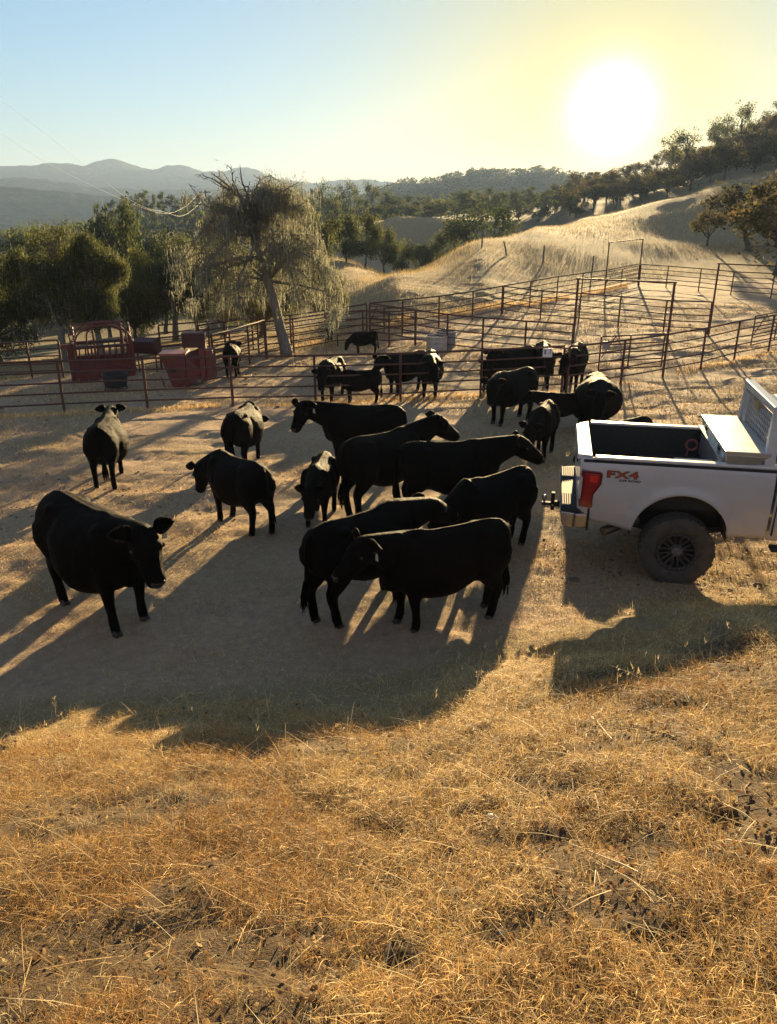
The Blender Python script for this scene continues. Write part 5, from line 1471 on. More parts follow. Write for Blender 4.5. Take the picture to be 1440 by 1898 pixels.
    for (cx, cz, rx, rz, dp) in ((-.34, 1.10, .11, .12, .034), (.27, .92, .055, .26, .022), (-.36, .80, .07, .20, .028), (.68, 1.06, .06, .22, .020), (-.62, .66, .07, .10, .015), (-.70, 1.22, .08, .05, .014)):
        g_ = np.exp(-((co[:, 0]-cx)/rx)**2-((co[:, 2]-cz)/rz)**2)*side
        co[:, 1] -= sg*g_*dp
    for xr in np.arange(-.16, .22, .062):
        g_ = np.exp(-((co[:, 0]-xr-(co[:, 2]-.9)*.10)/.017)**2)*sstep(.62, .8, co[:, 2])*sstep(1.22, 1.1, co[:, 2])*side
        co[:, 1] += sg*g_*.004*(1.6-belly)
    co[:, 2] += .016*np.exp(-(co[:, 1]/.028)**2)*sstep(-.84, -.7, co[:, 0])*sstep(.55, .3, co[:, 0])*(co[:, 2] > 1.1)
    co[:, 1] *= 1 + .05*vnoise(co[:, 0]*5+seed*3.1, co[:, 2]*5, 17)
    polys = [tuple(p.vertices) for p in body.polygons]
    bpy.data.meshes.remove(body)
    # the pieces too fine for the voxel surface: hooves, ears, eyes, muzzle, tail switch
    ex = MB()
    ex.v = [co.astype(float)]; ex.f = [list(p) for p in polys]; ex.mi = [0]*len(polys); ex.n = nv
    for p, sy in hoofs:
        ex.cur = 1
        for dy in (-.024, .024):
            ring_tube(ex, [(p+V((-.008, dy*.9, .045)), Y, X, .022, .040, 0), (p+V((.004, dy, .0)), Y, X, .026, .052, 0), (p+V((.008, dy, -.032)), Y, X, .027, .056, 0)], 10)
    for s in (-1, 1):
        ex.cur = 3
        c = H(.13, .022, .142*s); ex.ellipsoid(c, (.022*k,)*3, 10, 7)
        # ear: a cupped leaf with thickness
        ex.cur = 0
        e0 = H(-.035, .06, .105*s)
        dr = (hs*s*1.0 + hu*(0.10 + ears[0 if s > 0 else 1]) - hd*0.22).normalized()
        hf = V((hd.x, hd.y, 0)).normalized(); cup = hf*0.9 + hs*s*0.25 + Z*0.12; cup = (cup - dr*cup.dot(dr)).normalized()
        sd = dr.cross(cup).normalized()
        Le, We = .20*k, .076*k
        vv = []; M = 9; K = 6
        for side in (0, 1):
            for i in range(M):
                t = i/(M-1)
                wd = We*(math.sin(math.pi*(0.16+0.84*t)**0.8)**0.75 if t < 1 else 0.02) + 0.004
                if t < 0.12: wd = We*0.5
                for j in range(K):
                    u = -1 + 2*j/(K-1)
                    depth = .035*k*(u*u) - .012*k*math.sin(math.pi*t)
                    p = e0 + dr*(Le*t) + sd*(wd*u) + cup*(depth + (-.009*k if side else .004*k)) - hu*(.03*k*t*t)
                    vv.append(tuple(p))
        ff = []
        for side in (0, 1):
            o_ = side*M*K
            for i in range(M-1):
                for j in range(K-1):
                    q = (o_+i*K+j, o_+i*K+j+1, o_+(i+1)*K+j+1, o_+(i+1)*K+j)
                    ff.append(q if side == 0 else q[::-1])
        bd = [i*K for i in range(M)] + [(M-1)*K+j for j in range(1, K)] + [i*K+K-1 for i in range(M-2, -1, -1)] + [j for j in range(K-2, 0, -1)]
        for a in range(len(bd)):
            b = (a+1) % len(bd); ff.append((bd[a], bd[b], bd[b]+M*K, bd[a]+M*K))
        ex.add(vv, ff)
        # hair fringe of the ear
        ex.cur = 4
        for q in range(110):
            t = rng.uniform(.08, 1.0); u = rng.choice((-1, 1))*rng.uniform(.72, 1.0)
            wd = We*(math.sin(math.pi*(0.16+0.84*t)**0.8)**0.75 if t < 1 else .05)
            p = e0 + dr*(Le*t) + sd*(wd*u) + cup*(.03*k*u*u) - hu*(.03*k*t*t)
            d = (sd*u*1.0 + cup*rng.uniform(-.2, .9) + dr*rng.uniform(0, .9)).normalized()*rng.uniform(.008, .020)*k
            o2 = dr*0.0014
            ex.add([tuple(p-o2), tuple(p+o2), tuple(p+d)], [(0, 1, 2)])
    ex.cur = 2
    for s in (-1, 1): ex.ellipsoid(H(.452, -.045, .044*s), (.024*k, .024*k, .022*k), 8, 6)
    ex.ellipsoid(H(.455, -.062), (.036*k, .062*k, .04*k), 10, 7)
    # tail switch
    ex.cur = 0
    ex.tube([tuple(p) for p in tp[2:]], [.026, .021, .018], 8)
    e = tp[4]
    for q in range(26):
        o_ = V((rng.uniform(-.02, .02), rng.uniform(-.02, .02), 0)); l = rng.uniform(.22, .40)
        o3 = V((rng.uniform(-.05, .03), rng.uniform(-.045, .045)+.04*sw, -l))
        ex.tube([tuple(e+o_+V((0, 0, .05))), tuple(e+o_*2+o3*0.5), tuple(e+o_+o3)], [.010, .011, .002], 5, cap=False)
    # short hairs lying back along the coat
    ex.cur = 0
    rs = np.random.default_rng(seed+50)
    pa = np.array([p[:3] for p in polys]); a0, a1, a2 = co[pa[:, 0]], co[pa[:, 1]], co[pa[:, 2]]
    nr = np.cross(a1-a0, a2-a0); ln = np.linalg.norm(nr, axis=1); nr = nr/np.maximum(ln, 1e-9)[:, None]
    nh = 200 if QUICK else HAIRS
    pick = rs.choice(len(pa), nh, p=ln/ln.sum())
    cc = (a0+a1+a2)[pick]/3; nn = nr[pick]
    bk = np.tile(np.array([-1.0, 0, -0.35]), (nh, 1)) + rs.normal(size=(nh, 3))*0.35
    bk -= nn*(bk*nn).sum(1)[:, None]*0.9
    hd_ = (nn*rs.uniform(.25, .6, (nh, 1)) + bk*0.8)*rs.uniform(.012, .026, (nh, 1))
    sd_ = np.cross(nn, hd_); sd_ /= np.maximum(np.linalg.norm(sd_, axis=1), 1e-9)[:, None]
    hv = np.stack([cc-sd_*.0016, cc+sd_*.0016, cc+hd_], 1).reshape(-1, 3)
    ex.add(hv, [(3*i, 3*i+1, 3*i+2) for i in range(nh)])
    allv = np.concatenate(ex.v)
    # bend of the spine to one side
    if abs(bend) > 0.01:
        a = R(bend)*np.clip((allv[:, 0]+0.1)/0.7, -1, 1.6)*0.5
        # rotate the front and rear parts about the middle
        x = allv[:, 0]+0.0; y = allv[:, 1].copy()
        cx = np.cos(a); sx = np.sin(a)
        allv[:, 0] = x*cx - y*sx; allv[:, 1] = np.abs(x)*np.sin(np.abs(a))*np.sign(bend)*0.5 + y*cx + 0*sx
    # stretch legs for calves
    sc = np.array([S, S, S])
    if calf: allv[:, 0] *= 0.93
    tagp = H(-.02, -.02, .21*tag_side) if tag_side else None
    allv = allv*sc
    lo = allv[:, 2].min(); allv[:, 2] -= lo
    me = bpy.data.meshes.new(name)
    me.from_pydata([tuple(p) for p in allv], [], [tuple(f) for f in ex.f])
    me.polygons.foreach_set('material_index', ex.mi)
    me.polygons.foreach_set('use_smooth', [True]*len(me.polygons))
    a = me.color_attributes.new('tint', 'FLOAT_COLOR', 'POINT')
    c4 = np.ones((len(allv), 4), dtype=np.float32); c4[:, :3] = (0.20, 0.13, 0.08); a.data.foreach_set('color', c4.ravel())
    for m in (COAT, HOOF, NOSE, EYEM, EARIN): me.materials.append(m)
    me.update()
    return me, (None if tagp is None else (tagp.x*S, tagp.y*S, tagp.z*S-lo))
CN = [0]
def cow(kind, front, hind, label, S=1.0, group='black cattle outside the pens', **kw):
    """front, hind: pixels where the middle of the front and of the hind hooves touch the ground"""
    f, h = G(*front), G(*hind)
    S *= 0.87
    CN[0] += 1
    kw.setdefault('seed', CN[0])
    d = f-h; yaw = kw.pop('yaw', None)
    ang = math.atan2(d.y, d.x) if yaw is None else R(yaw)
    anchor = kw.pop('anchor', 'mid')
    me, tp = cow_mesh(kind, S=S, calf=(kind == 'calf'), **kw)
    if anchor == 'mid': c = (f+h)/2 + Vector((math.cos(ang), math.sin(ang), 0))*0.08*S
    elif anchor == 'front': c = f - Vector((math.cos(ang), math.sin(ang), 0))*0.49*S
    else: c = h + Vector((math.cos(ang), math.sin(ang), 0))*0.64*S
    o = link(bpy.data.objects.new(kind, me))
    o.location = (c.x, c.y, hz(c.x, c.y)-0.012); o.rotation_euler = (0, 0, ang)
    # follow the lie of the ground
    u = Vector((math.cos(ang), math.sin(ang)))
    dz = float(height(np.array([c.x+u.x*.6*S]), np.array([c.y+u.y*.6*S]), False)[0]-height(np.array([c.x-u.x*.6*S]), np.array([c.y-u.y*.6*S]), False)[0])
    o.rotation_euler = (0, -math.atan2(dz, 1.2*S), ang)
    tag(o, label, 'calf' if kind == 'calf' else 'cow', group)
    if tp:
        mb = MB(); s = S
        mb.hexa([(-.03*s, -.004, -.085*s), (.03*s, -.004, -.085*s), (.03*s, .004, -.085*s), (-.03*s, .004, -.085*s), (-.018*s, -.004, 0), (.018*s, -.004, 0), (.018*s, .004, 0), (-.018*s, .004, 0)])
        t = mb.build('ear_tag', TAGM, o, bevel=0.002)
        t.location = tp; t.rotation_euler = (0, 0, R(kw.get('head', (0, 0))[1]+90))
    return o
C, K = 'cow', 'calf'
# -- outside, from the front to the back
cow(C, (237, 1160), (128, 1112), 'heavy black cow at left front, turned toward the camera with both ears out', S=1.13, belly=1.45, width=1.12, neck=(12, 0), head=(-44, -14), nlen=.42, hscale=1.12, step=(0.02, .10, -.05, .10), spread=1.1, tail=.2, yaw=-41, anchor='front', tag_side=1)
cow(C, (742, 1163), (916, 1132), 'black cow standing broadside in front, head at left, nearest of the pair side by side', S=.99, belly=1.0, neck=(14, 14), head=(-30, 12), step=(-.06, .06, .05, -.06), tail=0, tag_side=1, nlen=.46)
cow(C, (735, 1098), (588, 1166), 'black cow half hidden behind the nearest broadside cow, tail hanging at left', S=1.03, neck=(-6, -4), head=(-16, -6), step=(.05, -.05, -.04, .06), tail=.6)
cow(C, (422, 962), (487, 992), 'black cow with lowered head facing left, between the left cow and the small calf', S=.93, belly=1.1, neck=(-22, 10), head=(-62, 6), nlen=.50, step=(.0, .10, .06, -.08), tail=-.6)
cow(C, (196, 885), (196, 903), 'black cow seen from behind at far left, alone, with round belly', S=.97, belly=1.4, width=1.08, neck=(10, 0), head=(-20, 4), step=(.05, -.05, .06, -.06), tail=-.5, yaw=101, anchor='hind')
cow(C, (452, 835), (441, 872), 'black cow seen from behind, rump over the head-down cow, spine lit', S=.96, belly=1.15, width=1.1, neck=(-36, 0), head=(-68, -4), tail=.3, yaw=85, anchor='hind')
cow(K, (586, 980), (586, 948), 'small black calf facing the camera with one ear up, left of the broadside cows', S=.82, width=1.1, neck=(-14, 4), head=(-55, -6), hscale=1.1, step=(.03, -.04, 0, 0), ears=(.5, -.2), yaw=-96, anchor='front')
cow(C, (634, 868), (735, 846), 'black cow facing left with face in profile and tag in ear, behind the central group', S=1.05, belly=1.05, neck=(15, 32), head=(-40, 72), nlen=.55, step=(.04, -.06, 0, 0), tag_side=1, yaw=161, anchor='front')
cow(C, (712, 915), (656, 962), 'black cow in the central group turned away right, rump lit on top', S=1.08, neck=(16, -14), head=(-26, -22), step=(.04, -.04, .05, -.05), tail=.2, yaw=47, anchor='hind')
cow(C, (905, 950), (760, 962), 'black cow walking right in the middle of the group, head stretched toward the calf', S=1.04, neck=(10, -4), head=(-24, -14), nlen=.5, step=(.05, -.05, .04, -.04), tail=-.2, yaw=12, anchor='hind')
cow(C, (846, 985), (955, 1003), 'black cow with bony lit back and head hidden, right of the group near the bumper', S=.96, belly=.98, neck=(-26, 8), head=(-58, 10), step=(0,0,.03,-.05), yaw=-142, anchor='hind')
cow(C, (917, 788), (974, 774), 'black cow outside the fence, facing left, head turned to the camera', S=1.06, neck=(-2, 22), head=(-52, 34), nlen=.42, step=(.06, -.06, .05, -.05), tail=-.2)
cow(K, (994, 856), (1010, 822), 'black calf walking toward the camera left of the truck, head low', S=.9, neck=(-20, -8), head=(-56, -14), step=(.04, -.06, 0, 0), yaw=-111, anchor='front')
cow(K, (1012, 798), (1046, 792), 'black calf broadside behind the walking calf, head toward the fence', S=.74, neck=(12, 8), head=(-28, 10), yaw=172, anchor='front')
cow(C, (1104, 806), (1118, 772), 'very round black cow facing the camera beside the truck bed', S=1.06, belly=1.75, width=1.25, neck=(-14, -4), head=(-52, -8), hscale=1.12, nlen=.44, yaw=-100, anchor='front')
cow(C, (1110, 880), (1180, 868), 'black cow mostly hidden behind the truck bed, only its hip and ear showing', S=.84, neck=(-28, -6), head=(-50, -8), yaw=-150, anchor='hind')
IN = 'black cattle inside the pens'
cow(K, (668, 656), (692, 653), 'black calf grazing alone deep in the pen, seen from the side', S=.67, neck=(-32, 6), head=(-58, 6), nlen=.6, yaw=174, group=IN, anchor='mid')
cow(C, (606, 744), (614, 722), 'black cow facing the camera in the pen with a nursing calf at its side', S=0.98, neck=(-12, 6), head=(-50, 10), step=(.08, -.05, 0, 0), yaw=-103, group=IN, anchor='front')
cow(K, (656, 747), (690, 745), 'black calf nursing, broadside behind the front fence', S=.77, neck=(-14, 6), head=(-20, 8), nlen=.5, yaw=174, group=IN)
cow(C, (730, 732), (762, 718), 'black cow in the pen looking over its shoulder to the left, behind a fence post', S=1.0, neck=(8, 10), head=(-28, 20), nlen=.48, yaw=-142, group=IN, anchor='front')
cow(C, (796, 737), (790, 714), 'broad black cow facing the camera in the pen near the water tank', S=1.04, belly=1.12, width=1.06, neck=(-8, 10), head=(-50, 26), nlen=.46, yaw=-94, group=IN, anchor='front')
cow(K, (903, 728), (908, 712), 'small black calf peering past the fence post, head only half seen', S=0.82, neck=(12, 0), head=(-34, -10), yaw=-110, group=IN, anchor='front')
cow(C, (930, 728), (962, 708), 'black cow in the pen with wide-spread ears, left of the white plate', S=1.06, neck=(10, 10), head=(-40, 26), nlen=.50, yaw=-140, group=IN, anchor='front')
cow(C, (1004, 722), (1006, 700), 'black cow behind the white plate on the fence, facing the camera', S=1.06, belly=1.1, neck=(-6, 12), head=(-48, 18), nlen=.46, yaw=-98, group=IN, anchor='front')
cow(C, (1056, 724), (1082, 694), 'black cow behind the double fence post, standing uphill by the gate frame', S=1.08, neck=(-4, -10), head=(-46, -16), nlen=.46, yaw=-112, group=IN, anchor='front')
cow(C, (432, 690), (430, 702), 'dark cow seen from behind at the mouth of the alley beside the red bin', S=0.92, neck=(-10, 0), head=(-50, 0), yaw=96, group=IN, anchor='hind')
# ---------------------------------------------------------------- dry grass, straw and litter
STRAW = leafy('dry_straw', 0.28, 0.6, spec=0.16)
GN = 0.25 if QUICK else 1.0
PAL = np.array([[0.64, 0.435, 0.165], [0.74, 0.53, 0.24], [0.52, 0.325, 0.11], [0.80, 0.64, 0.36], [0.30, 0.18, 0.08], [0.40, 0.33, 0.23]])
def blades(rng, x, y, L, W, tilt, col, curl=0.5, z=None, face=None):
    """two-segment ribbons; tilt = angle from vertical"""
    n = len(x)
    if z is None: z = height(x, y)
    b = np.stack([x, y, z-0.004], 1)
    th = rng.uniform(0, 2*math.pi, n)
    h = np.stack([np.cos(th), np.sin(th), np.zeros(n)], 1)
    up = np.array([0, 0, 1.0])
    t1 = tilt*(1-curl*0.5); t2 = tilt*(1+curl*rng.uniform(0, 1, n))
    d1 = h*np.sin(t1)[:, None] + up*np.cos(t1)[:, None]
    d2 = h*np.sin(t2)[:, None] + up*np.cos(t2)[:, None]
    wv = np.stack([-np.sin(th+rng.normal(size=n)*.5), np.cos(th+rng.normal(size=n)*.5), rng.normal(size=n)*.25], 1)*(W*0.5)[:, None]
    m = b + d1*(L*0.5)[:, None]; tip = m + d2*(L*0.5)[:, None]
    gm = height(tip[:, 0], tip[:, 1], False) if n < 400000 else tip[:, 2]-1
    v = np.stack([b-wv, b+wv, m-wv*0.9, m+wv*0.9, tip-wv*0.3, tip+wv*0.3], 1).reshape(-1, 3)
    o = np.arange(n)[:, None]*6
    f = np.concatenate([o+np.array([[0, 1, 3, 2]]), o+np.array([[2, 3, 5, 4]])], 0)
    return v, f, np.repeat(col*(1+rng.uniform(-.3, .3, (n, 1))), 6, 0)
def join(name, sets, mat, kind='stuff'):
    V = []; F = []; C = []; n = 0
    for v, f, c in sets:
        V.append(v); F.append(f+n); C.append(c); n += len(v)
    o = meshobj(name, np_mesh(name, np.concatenate(V), np.concatenate(F), color=np.concatenate(C)), mat)
    return tag(o, kind=kind)
def bank_points(rng, n, ymin=-0.6, ymax=8.5, pw=1.0):
    """points over the near bank, thicker towards the camera where they show larger"""
    y = ymin + (ymax-ymin)*rng.uniform(0, 1, n)**pw
    hw = 1.9 + np.clip(y, 0, 20)*0.62
    x = rng.uniform(-1, 1, n)*hw
    return x, y
def near_grass():
    rng = np.random.default_rng(21)
    sets = []
    # matted stalks lying over one another, thick in patches with bare soil between
    n = int(620000*GN)
    x, y = bank_points(rng, n, pw=1.2)
    on = sstep(0.12, 0.75, bank(x, y) + 0.35*fbm(x, y, 1.3, 3, 61))
    far_ = np.clip((y-2.6)/2.0, 0, 1)
    lit_ = sstep(-0.6, 1.6, x + 0.55*(2.6-y) + 1.2*fbm(x, y, .9, 3, 91))
    cl = fbm(x, y, 0.42, 4, 62, 0.6)*2.9 + 0.84 - 0.14*lit_ + 0.42*far_ + 0.5*fbm(x, y, 1.6, 2, 66)
    keep = rng.uniform(0, 1, n) < on*np.clip(cl, 0.05, 1)
    x, y, cl = x[keep], y[keep], cl[keep]; n = len(x)
    hue = np.clip(fbm(x, y, 0.9, 3, 64)*1.4+.5, 0, 1)[:, None]
    c = PAL[rng.choice(6, n, p=[.30, .24, .20, .10, .12, .04])]
    c = c*((1-hue)*np.array([0.80, 0.66, 0.50]) + hue*np.array([1.22, 1.20, 1.12]))
    zl = height(x, y) + np.clip(cl, 0, 1)*rng.uniform(0, 0.05, n)
    sets.append(blades(rng, x, y, rng.uniform(.025, .10, n), rng.uniform(.0012, .0027, n), rng.uniform(.75, 1.8, n), c, 0.35, z=zl))
    # standing tufts
    nt_ = int(2600)
    tx, ty = bank_points(rng, nt_, pw=1.1)
    on = bank(tx, ty) + 0.2*fbm(tx, ty, 1.0, 3, 65) > 0.10
    tx, ty = tx[on], ty[on]
    k = np.repeat(np.arange(len(tx)), int(22*GN)+2)
    sp = rng.uniform(.015, .06, len(tx))[k]
    x = tx[k]+rng.normal(size=len(k))*sp; y = ty[k]+rng.normal(size=len(k))*sp
    hgt_ = rng.uniform(.03, .085, len(tx))[k]
    c = (PAL[rng.integers(0, 4, len(tx))]*rng.uniform(.85, 1.15, (len(tx), 1)))[k]
    sets.append(blades(rng, x, y, hgt_*rng.uniform(.5, 1.2, len(k)), rng.uniform(.0010, .0020, len(k)), np.abs(rng.normal(size=len(k)))*.8+.15, c, 0.8))
    # taller stalks with seed heads along the crest of the bank
    n = int(650)
    x = rng.uniform(-5, 6, n); tt = toe(x)
    y = tt - rng.uniform(0.2, 2.6, n)
    ok = rng.uniform(0, 1, n) < np.where(x > 0.6, 0.8, 0.22); x, y = x[ok], y[ok]; n = len(x)
    L = rng.uniform(.10, .24, n)
    c = np.tile(PAL[3], (n, 1))
    sets.append(blades(rng, x, y, L, np.full(n, .0024), np.abs(rng.normal(size=n))*.22+.03, c, 0.6))
    for q in range(5):
        zz = height(x, y)+L*(0.80+0.05*q)
        sets.append(blades(rng, x+rng.normal(size=n)*.006, y+rng.normal(size=n)*.006, rng.uniform(.015, .035, n), np.full(n, .005), np.abs(rng.normal(size=n))*.5+.3, c, .3, z=zz))
    # long straws fallen across the bank
    n = int(6000*GN)
    x, y = bank_points(rng, n, ymax=6.5, pw=1.3)
    ok = bank(x, y) > 0.1; x, y = x[ok], y[ok]; n = len(x)
    sets.append(blades(rng, x, y, rng.uniform(.14, .34, n), rng.uniform(.002, .0036, n), rng.uniform(1.25, 1.62, n), PAL[rng.choice([1, 3, 3, 0], n)], 0.15, z=height(x, y)+rng.uniform(.005, .03, n)))
    join('dry_grass', sets, STRAW)
near_grass()
def pen_litter():
    rng = np.random.default_rng(22)
    sets = []
    n = int(300000*GN)
    r = 5.2+40*rng.uniform(0, 1, n)**1.7; az = rng.uniform(-33, 33, n)
    x = r*np.sin(np.radians(az)); y = r*np.cos(np.radians(az))
    d = np.clip(fbm(x*.6, y*1.4, 2.4, 4, 71, .6)*2.0+.5, .08, 1)
    k = (rng.uniform(0, 1, n) < d) & (bank(x, y) < .25)
    x, y, r = x[k], y[k], r[k]; n = len(x)
    c = PAL[rng.choice(6, n, p=[.16, .22, .14, .20, .14, .14])]*0.85
    sc = np.clip(r/9, .8, 3.2)
    sets.append(blades(rng, x, y, rng.uniform(.025, .085, n)*np.sqrt(sc), rng.uniform(.0025, .006, n)*sc, rng.uniform(.65, 1.55, n), c, .4))
    n = int(90000*GN)
    r = rng.uniform(4.8, 12.5, n); az = rng.uniform(-35, 35, n)
    x = r*np.sin(np.radians(az)); y = r*np.cos(np.radians(az))
    k = (bank(x, y) < .7) & (rng.uniform(0, 1, n) < np.clip(fbm(x*.7, y*1.3, 1.1, 4, 72, .6)*2+.6, .15, 1)); x, y, r = x[k], y[k], r[k]; n = len(x)
    sets.append(blades(rng, x, y, rng.uniform(.02, .065, n), rng.uniform(.002, .0045, n), rng.uniform(.7, 1.6, n), PAL[rng.choice(6, n, p=[.14, .2, .12, .22, .14, .18])]*.85, .4))
    # hay and weeds left along the fence lines
    for a, b, m, hh in (((-190, 786), (432, 753), 4200, .085), ((432, 753), (1040, 728), 3000, .07), ((1049, 731), (1500, 640), 2600, .08), ((686, 622), (1182, 528), 4200, .30), ((540, 645), (686, 622), 1200, .2)):
        A, B = G(*a), G(*b)
        m = int(m*GN)
        t = rng.uniform(0, 1, m); off = rng.normal(size=m)*.22
        x = A.x+(B.x-A.x)*t+off*.3; y = A.y+(B.y-A.y)*t+off
        k = fbm(x, y, 2.0, 2, 73) > -.12; x, y = x[k], y[k]; m = len(x)
        sets.append(blades(rng, x, y, hh*rng.uniform(.4, 1.3, m), np.full(m, .009), np.abs(rng.normal(size=m))*.6+.2, PAL[rng.choice([0, 1, 3], m)], .6))
    join('straw_litter', sets, STRAW)
pen_litter()
def hill_grass():
    rng = np.random.default_rng(23)
    sets = []
    n = int(150000*GN)
    r = 29+125*rng.uniform(0, 1, n)**1.35; az = rng.uniform(-7, 34, n)
    lim = np.interp(az, [-40, -25, -13, -4, 1, 6, 11, 15, 20, 26, 45], [27, 29, 30, 29, 31.5, 37.5, 44, 54, 61, 59, 56])
    x = r*np.sin(np.radians(az)); y = r*np.cos(np.radians(az))
    d = np.clip(fbm(x, y, 9, 4, 81)*1.7+.55, .1, 1)
    k = (r > lim+.4) & (rng.uniform(0, 1, n) < d)
    x, y, r = x[k], y[k], r[k]; n = len(x)
    c = np.array([[.58, .47, .29], [.66, .56, .37], [.48, .36, .20], [.72, .64, .46]])[rng.integers(0, 4, n)]
    L = rng.uniform(.07, .22, n)*(0.7+0.6*np.clip(fbm(x, y, 5, 2, 83)+.5, 0, 1))
    sets.append(blades(rng, x, y, L, .010*np.clip(r/40, .8, 2.6)*rng.uniform(.6, 1.3, n), np.abs(rng.normal(size=n))*.35+.06, c, .6))
    # far meadow and the slope under the grove
    n = int(26000*GN)
    r = rng.uniform(45, 212, n); az = rng.uniform(-8, 6, n)
    x = r*np.sin(np.radians(az)); y = r*np.cos(np.radians(az))
    k = ((r > 160) & (r < 209)) | (r < 84); x, y, r = x[k], y[k], r[k]; n = len(x)
    sets.append(blades(rng, x, y, rng.uniform(.15, .45, n), .011*r/40*rng.uniform(.6, 1.2, n), np.abs(rng.normal(size=n))*.35+.06, np.array([[.55, .42, .21]]).repeat(n, 0), .6))
    join('hill_grass', sets, STRAW)
hill_grass()
def leaf_litter():
    rng = np.random.default_rng(24)
    n = int(24000*GN)
    x, y = bank_points(rng, n, ymin=0.3, ymax=5.6, pw=1.4)
    w_ = 0.25 + 0.75*sstep(-0.9, 1.2, x + 0.5*(2.6-y) + 1.2*fbm(x, y, .9, 3, 91))
    k = (rng.uniform(0, 1, n) < w_) & (bank(x, y) > .15); x, y = x[k], y[k]; n = len(x)
    c = np.array([[.24, .14, .07], [.32, .20, .095], [.38, .265, .135], [.15, .085, .05], [.42, .31, .17], [.26, .12, .055]])[rng.choice(6, n, p=[.22, .24, .22, .12, .14, .06])]*rng.uniform(.8, 1.2, (n, 1))
    z = height(x, y)+rng.uniform(.004, .03, n)
    th = rng.uniform(0, 2*math.pi, n); tl = rng.normal(size=n)*.6; L = rng.uniform(.010, .032, n)
    ax = np.stack([np.cos(th)*np.cos(tl), np.sin(th)*np.cos(tl), np.sin(tl)], 1)
    sd = np.stack([-np.sin(th), np.cos(th), rng.normal(size=n)*.6], 1); sd /= np.linalg.norm(sd, axis=1)[:, None]
    up = np.cross(ax, sd); p = np.stack([x, y, z], 1); curl = rng.uniform(.05, .55, n)
    V = []
    prof = [(0, .05), (.22, .34), (.45, .26), (.62, .42), (.82, .26), (1.0, .03)]
    for t, w in prof:
        cc = p + ax*((t-.5)*L)[:, None] + up*(((t-.5)**2)*L*curl*2.2)[:, None]
        V += [cc - sd*(w*L)[:, None] + up*(w*L*curl)[:, None], cc, cc + sd*(w*L)[:, None] + up*(w*L*curl)[:, None]]
    v = np.stack(V, 1).reshape(-1, 3); o = np.arange(n)[:, None]*18
    f = np.concatenate([o+np.array([[3*i+j, 3*i+j+1, 3*i+j+4, 3*i+j+3]]) for i in range(5) for j in range(2)], 0)
    join('leaf_litter', [(v, f, np.repeat(c, 18, 0))], leafy('dead_leaf', .35, .85, spec=0.05))
leaf_litter()
DUNG = simple('dry_clod', (0.10, 0.075, 0.052), (0.18, 0.135, 0.095), rough=0.95, scale=20, bumps=0.6)
def lumps():
    """clods and dried dung on the dirt of the pens"""
    rng = np.random.default_rng(25)
    V = []; F = []; n0 = 0
    b = MB(); b.ellipsoid((0, 0, 0), (1, 1, .55), 9, 6); bv = b.v[0]; bf = [q for q in b.f]
    tri = np.array([[q[0], q[1], q[2], q[-1]] for q in bf])
    for i in range(4500):
        r = 6.0+34*rng.uniform()**1.4; az = rng.uniform(-32, 32)
        x, y = r*math.sin(R(az)), r*math.cos(R(az))
        if bank(np.array([x]), np.array([y]))[0] > .2: continue
        if vnoise(np.array([x/3]), np.array([y/3]), 99)[0] < -.05: continue
        s = rng.uniform(.008, .024) if rng.uniform() < .93 else rng.uniform(.03, .06)
        q = bv*(1+rng.normal(size=(len(bv), 1))*.16)*np.array([s*rng.uniform(.8, 1.5), s, s*rng.uniform(.6, 1)])
        a = rng.uniform(0, 6.28); ca, sa = math.cos(a), math.sin(a)
        q = np.stack([q[:, 0]*ca-q[:, 1]*sa, q[:, 0]*sa+q[:, 1]*ca, q[:, 2]], 1) + np.array([x, y, hz(x, y)+s*.12])
        V.append(q); F.append(tri+n0); n0 += len(q)
    me = np_mesh('dirt_clods', np.concatenate(V), np.concatenate(F), smooth=True)
    tag(meshobj('dirt_clods', me, DUNG), kind='stuff')
lumps()
def rock(name, px, py, size, mat, label, cat, seed, flat=.6):
    g = G(px, py); rng = np.random.default_rng(seed)
    mb = MB(); mb.ellipsoid((0, 0, 0), (size, size*.75, size*flat), 18, 12)
    v = mb.v[0]; v *= (1 + 0.30*fbm(v[:, 0]/size*1.3+seed, v[:, 1]/size*1.3+v[:, 2]/size*1.7, 1.0, 3, seed)[:, None])
    o = mb.build(name, mat, None, smooth=True); o.location = (g.x, g.y, g.z+size*flat*.35); o.rotation_euler = (rng.uniform(-.2, .2), rng.uniform(-.2, .2), rng.uniform(0, 6))
    return tag(o, label, cat)
ROCK = simple('brown_stone', (0.16, 0.12, 0.085), (0.09, 0.07, 0.05), rough=0.9, scale=30, bumps=0.4)
rock('stone', 850, 1655, .055, ROCK, 'dark rounded clod in the dry grass, low in the middle of the photo', 'stone', 1)
rock('stone', 926, 1738, .022, ROCK, 'small upright brown stone on the bank below the dark clod', 'stone', 2, 1.0)
rock('stone', 1188, 1270, .050, ROCK, 'dark clod in the grass below the shadow of the truck', 'stone', 3)
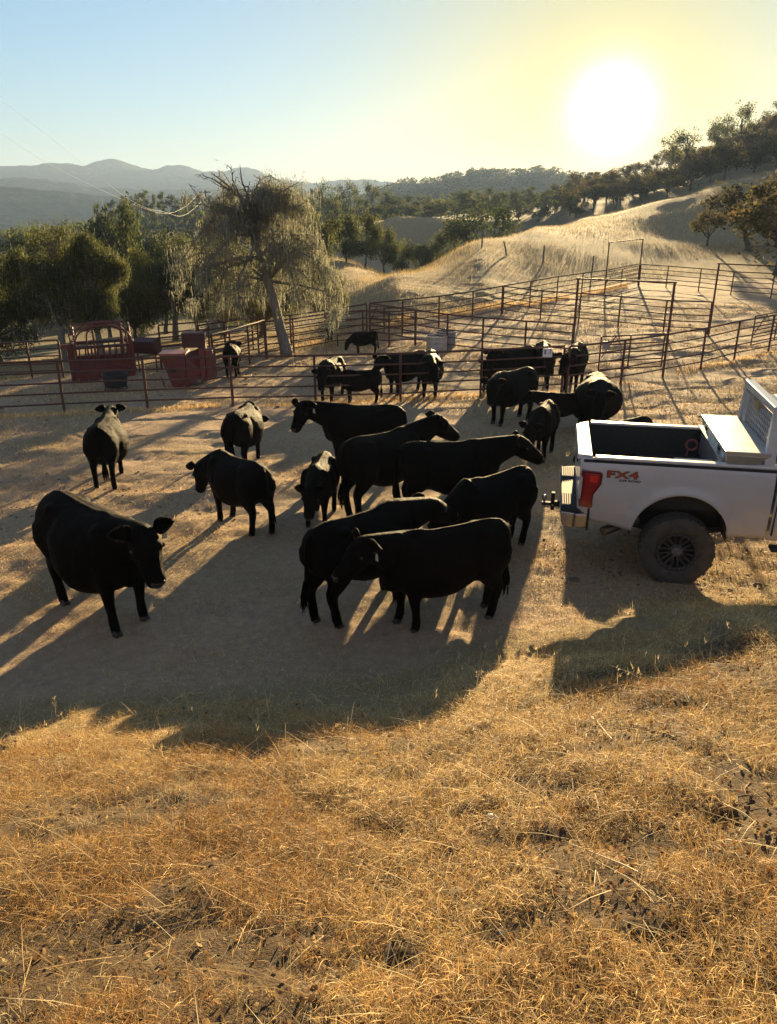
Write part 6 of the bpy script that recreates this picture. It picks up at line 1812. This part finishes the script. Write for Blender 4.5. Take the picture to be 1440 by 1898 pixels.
rock('pale_scrap', 912, 1519, .032, simple('pale_scrap', (0.50, 0.50, 0.48), (0.34, 0.33, 0.31), rough=.6, scale=40), 'small pale crumpled scrap lying in the dry grass right of centre', 'litter', 4, .4)
def stick(p0, p1, r, mat, label, wob=.01, fork=None):
    A, B = G(*p0), G(*p1); A.z += r+.02; B.z += r+.02
    rng = random.Random(int(p0[0])); P = []
    for k in range(7):
        t = k/6; q = A.lerp(B, t)
        q.z = max(q.z, hz(q.x, q.y)+.01)
        P.append((q.x-A.x+rng.uniform(-wob, wob), q.y-A.y+rng.uniform(-wob, wob), q.z-A.z+rng.uniform(-wob, wob)*.5))
    mb = MB(); mb.tube(P, [r*(1-.5*k/6) for k in range(7)], 7)
    if fork: 
        q = P[3]; mb.tube([q, (q[0]+fork[0], q[1]+fork[1], q[2]+.02)], [r*.6, r*.3], 6)
    o = mb.build('dry_stick', mat, None, smooth=True); o.location = A
    tag(o, label, 'stick', 'dry sticks on the bank')
PALE = simple('pale_stalk', (0.62, 0.50, 0.30), (0.50, 0.38, 0.22), rough=.7, scale=30)
TWIG = simple('brown_twig', (0.22, 0.13, 0.075), (0.13, 0.08, 0.05), rough=.85, scale=30, bumps=.3)
stick((1094, 1334), (1134, 1382), .0055, PALE, 'straight pale stalk lying on the bank below the truck', .004)
stick((1388, 1462), (1362, 1500), .007, TWIG, 'crooked brown twig near the right edge of the bank', .012, (.06, -.03))
stick((918, 1812), (968, 1880), .005, TWIG, 'thin dark twig near the bottom of the photo', .006)
stick((1180, 1640), (1060, 1572), .004, PALE, 'long pale straw lying across the bank right of centre', .006)
# ---------------------------------------------------------------- haze
def make_haze():
    mb = MB(); mb.box((-4200, -4200, -64), (4200, 4200, 165))
    m, n, out = new_mat('evening_air')
    v = N(n, 'ShaderNodeVolumePrincipled')
    setin(n, v, Color=(0.25, 0.36, 0.565), Density=HAZE, Anisotropy=0.22)
    n.links.new(v.outputs[0], out.inputs['Volume'])
    o = mb.build('haze', m)
    o.display_type = 'WIRE'
    tag(o, kind='stuff')
HAZE = 2.6e-4
make_haze()
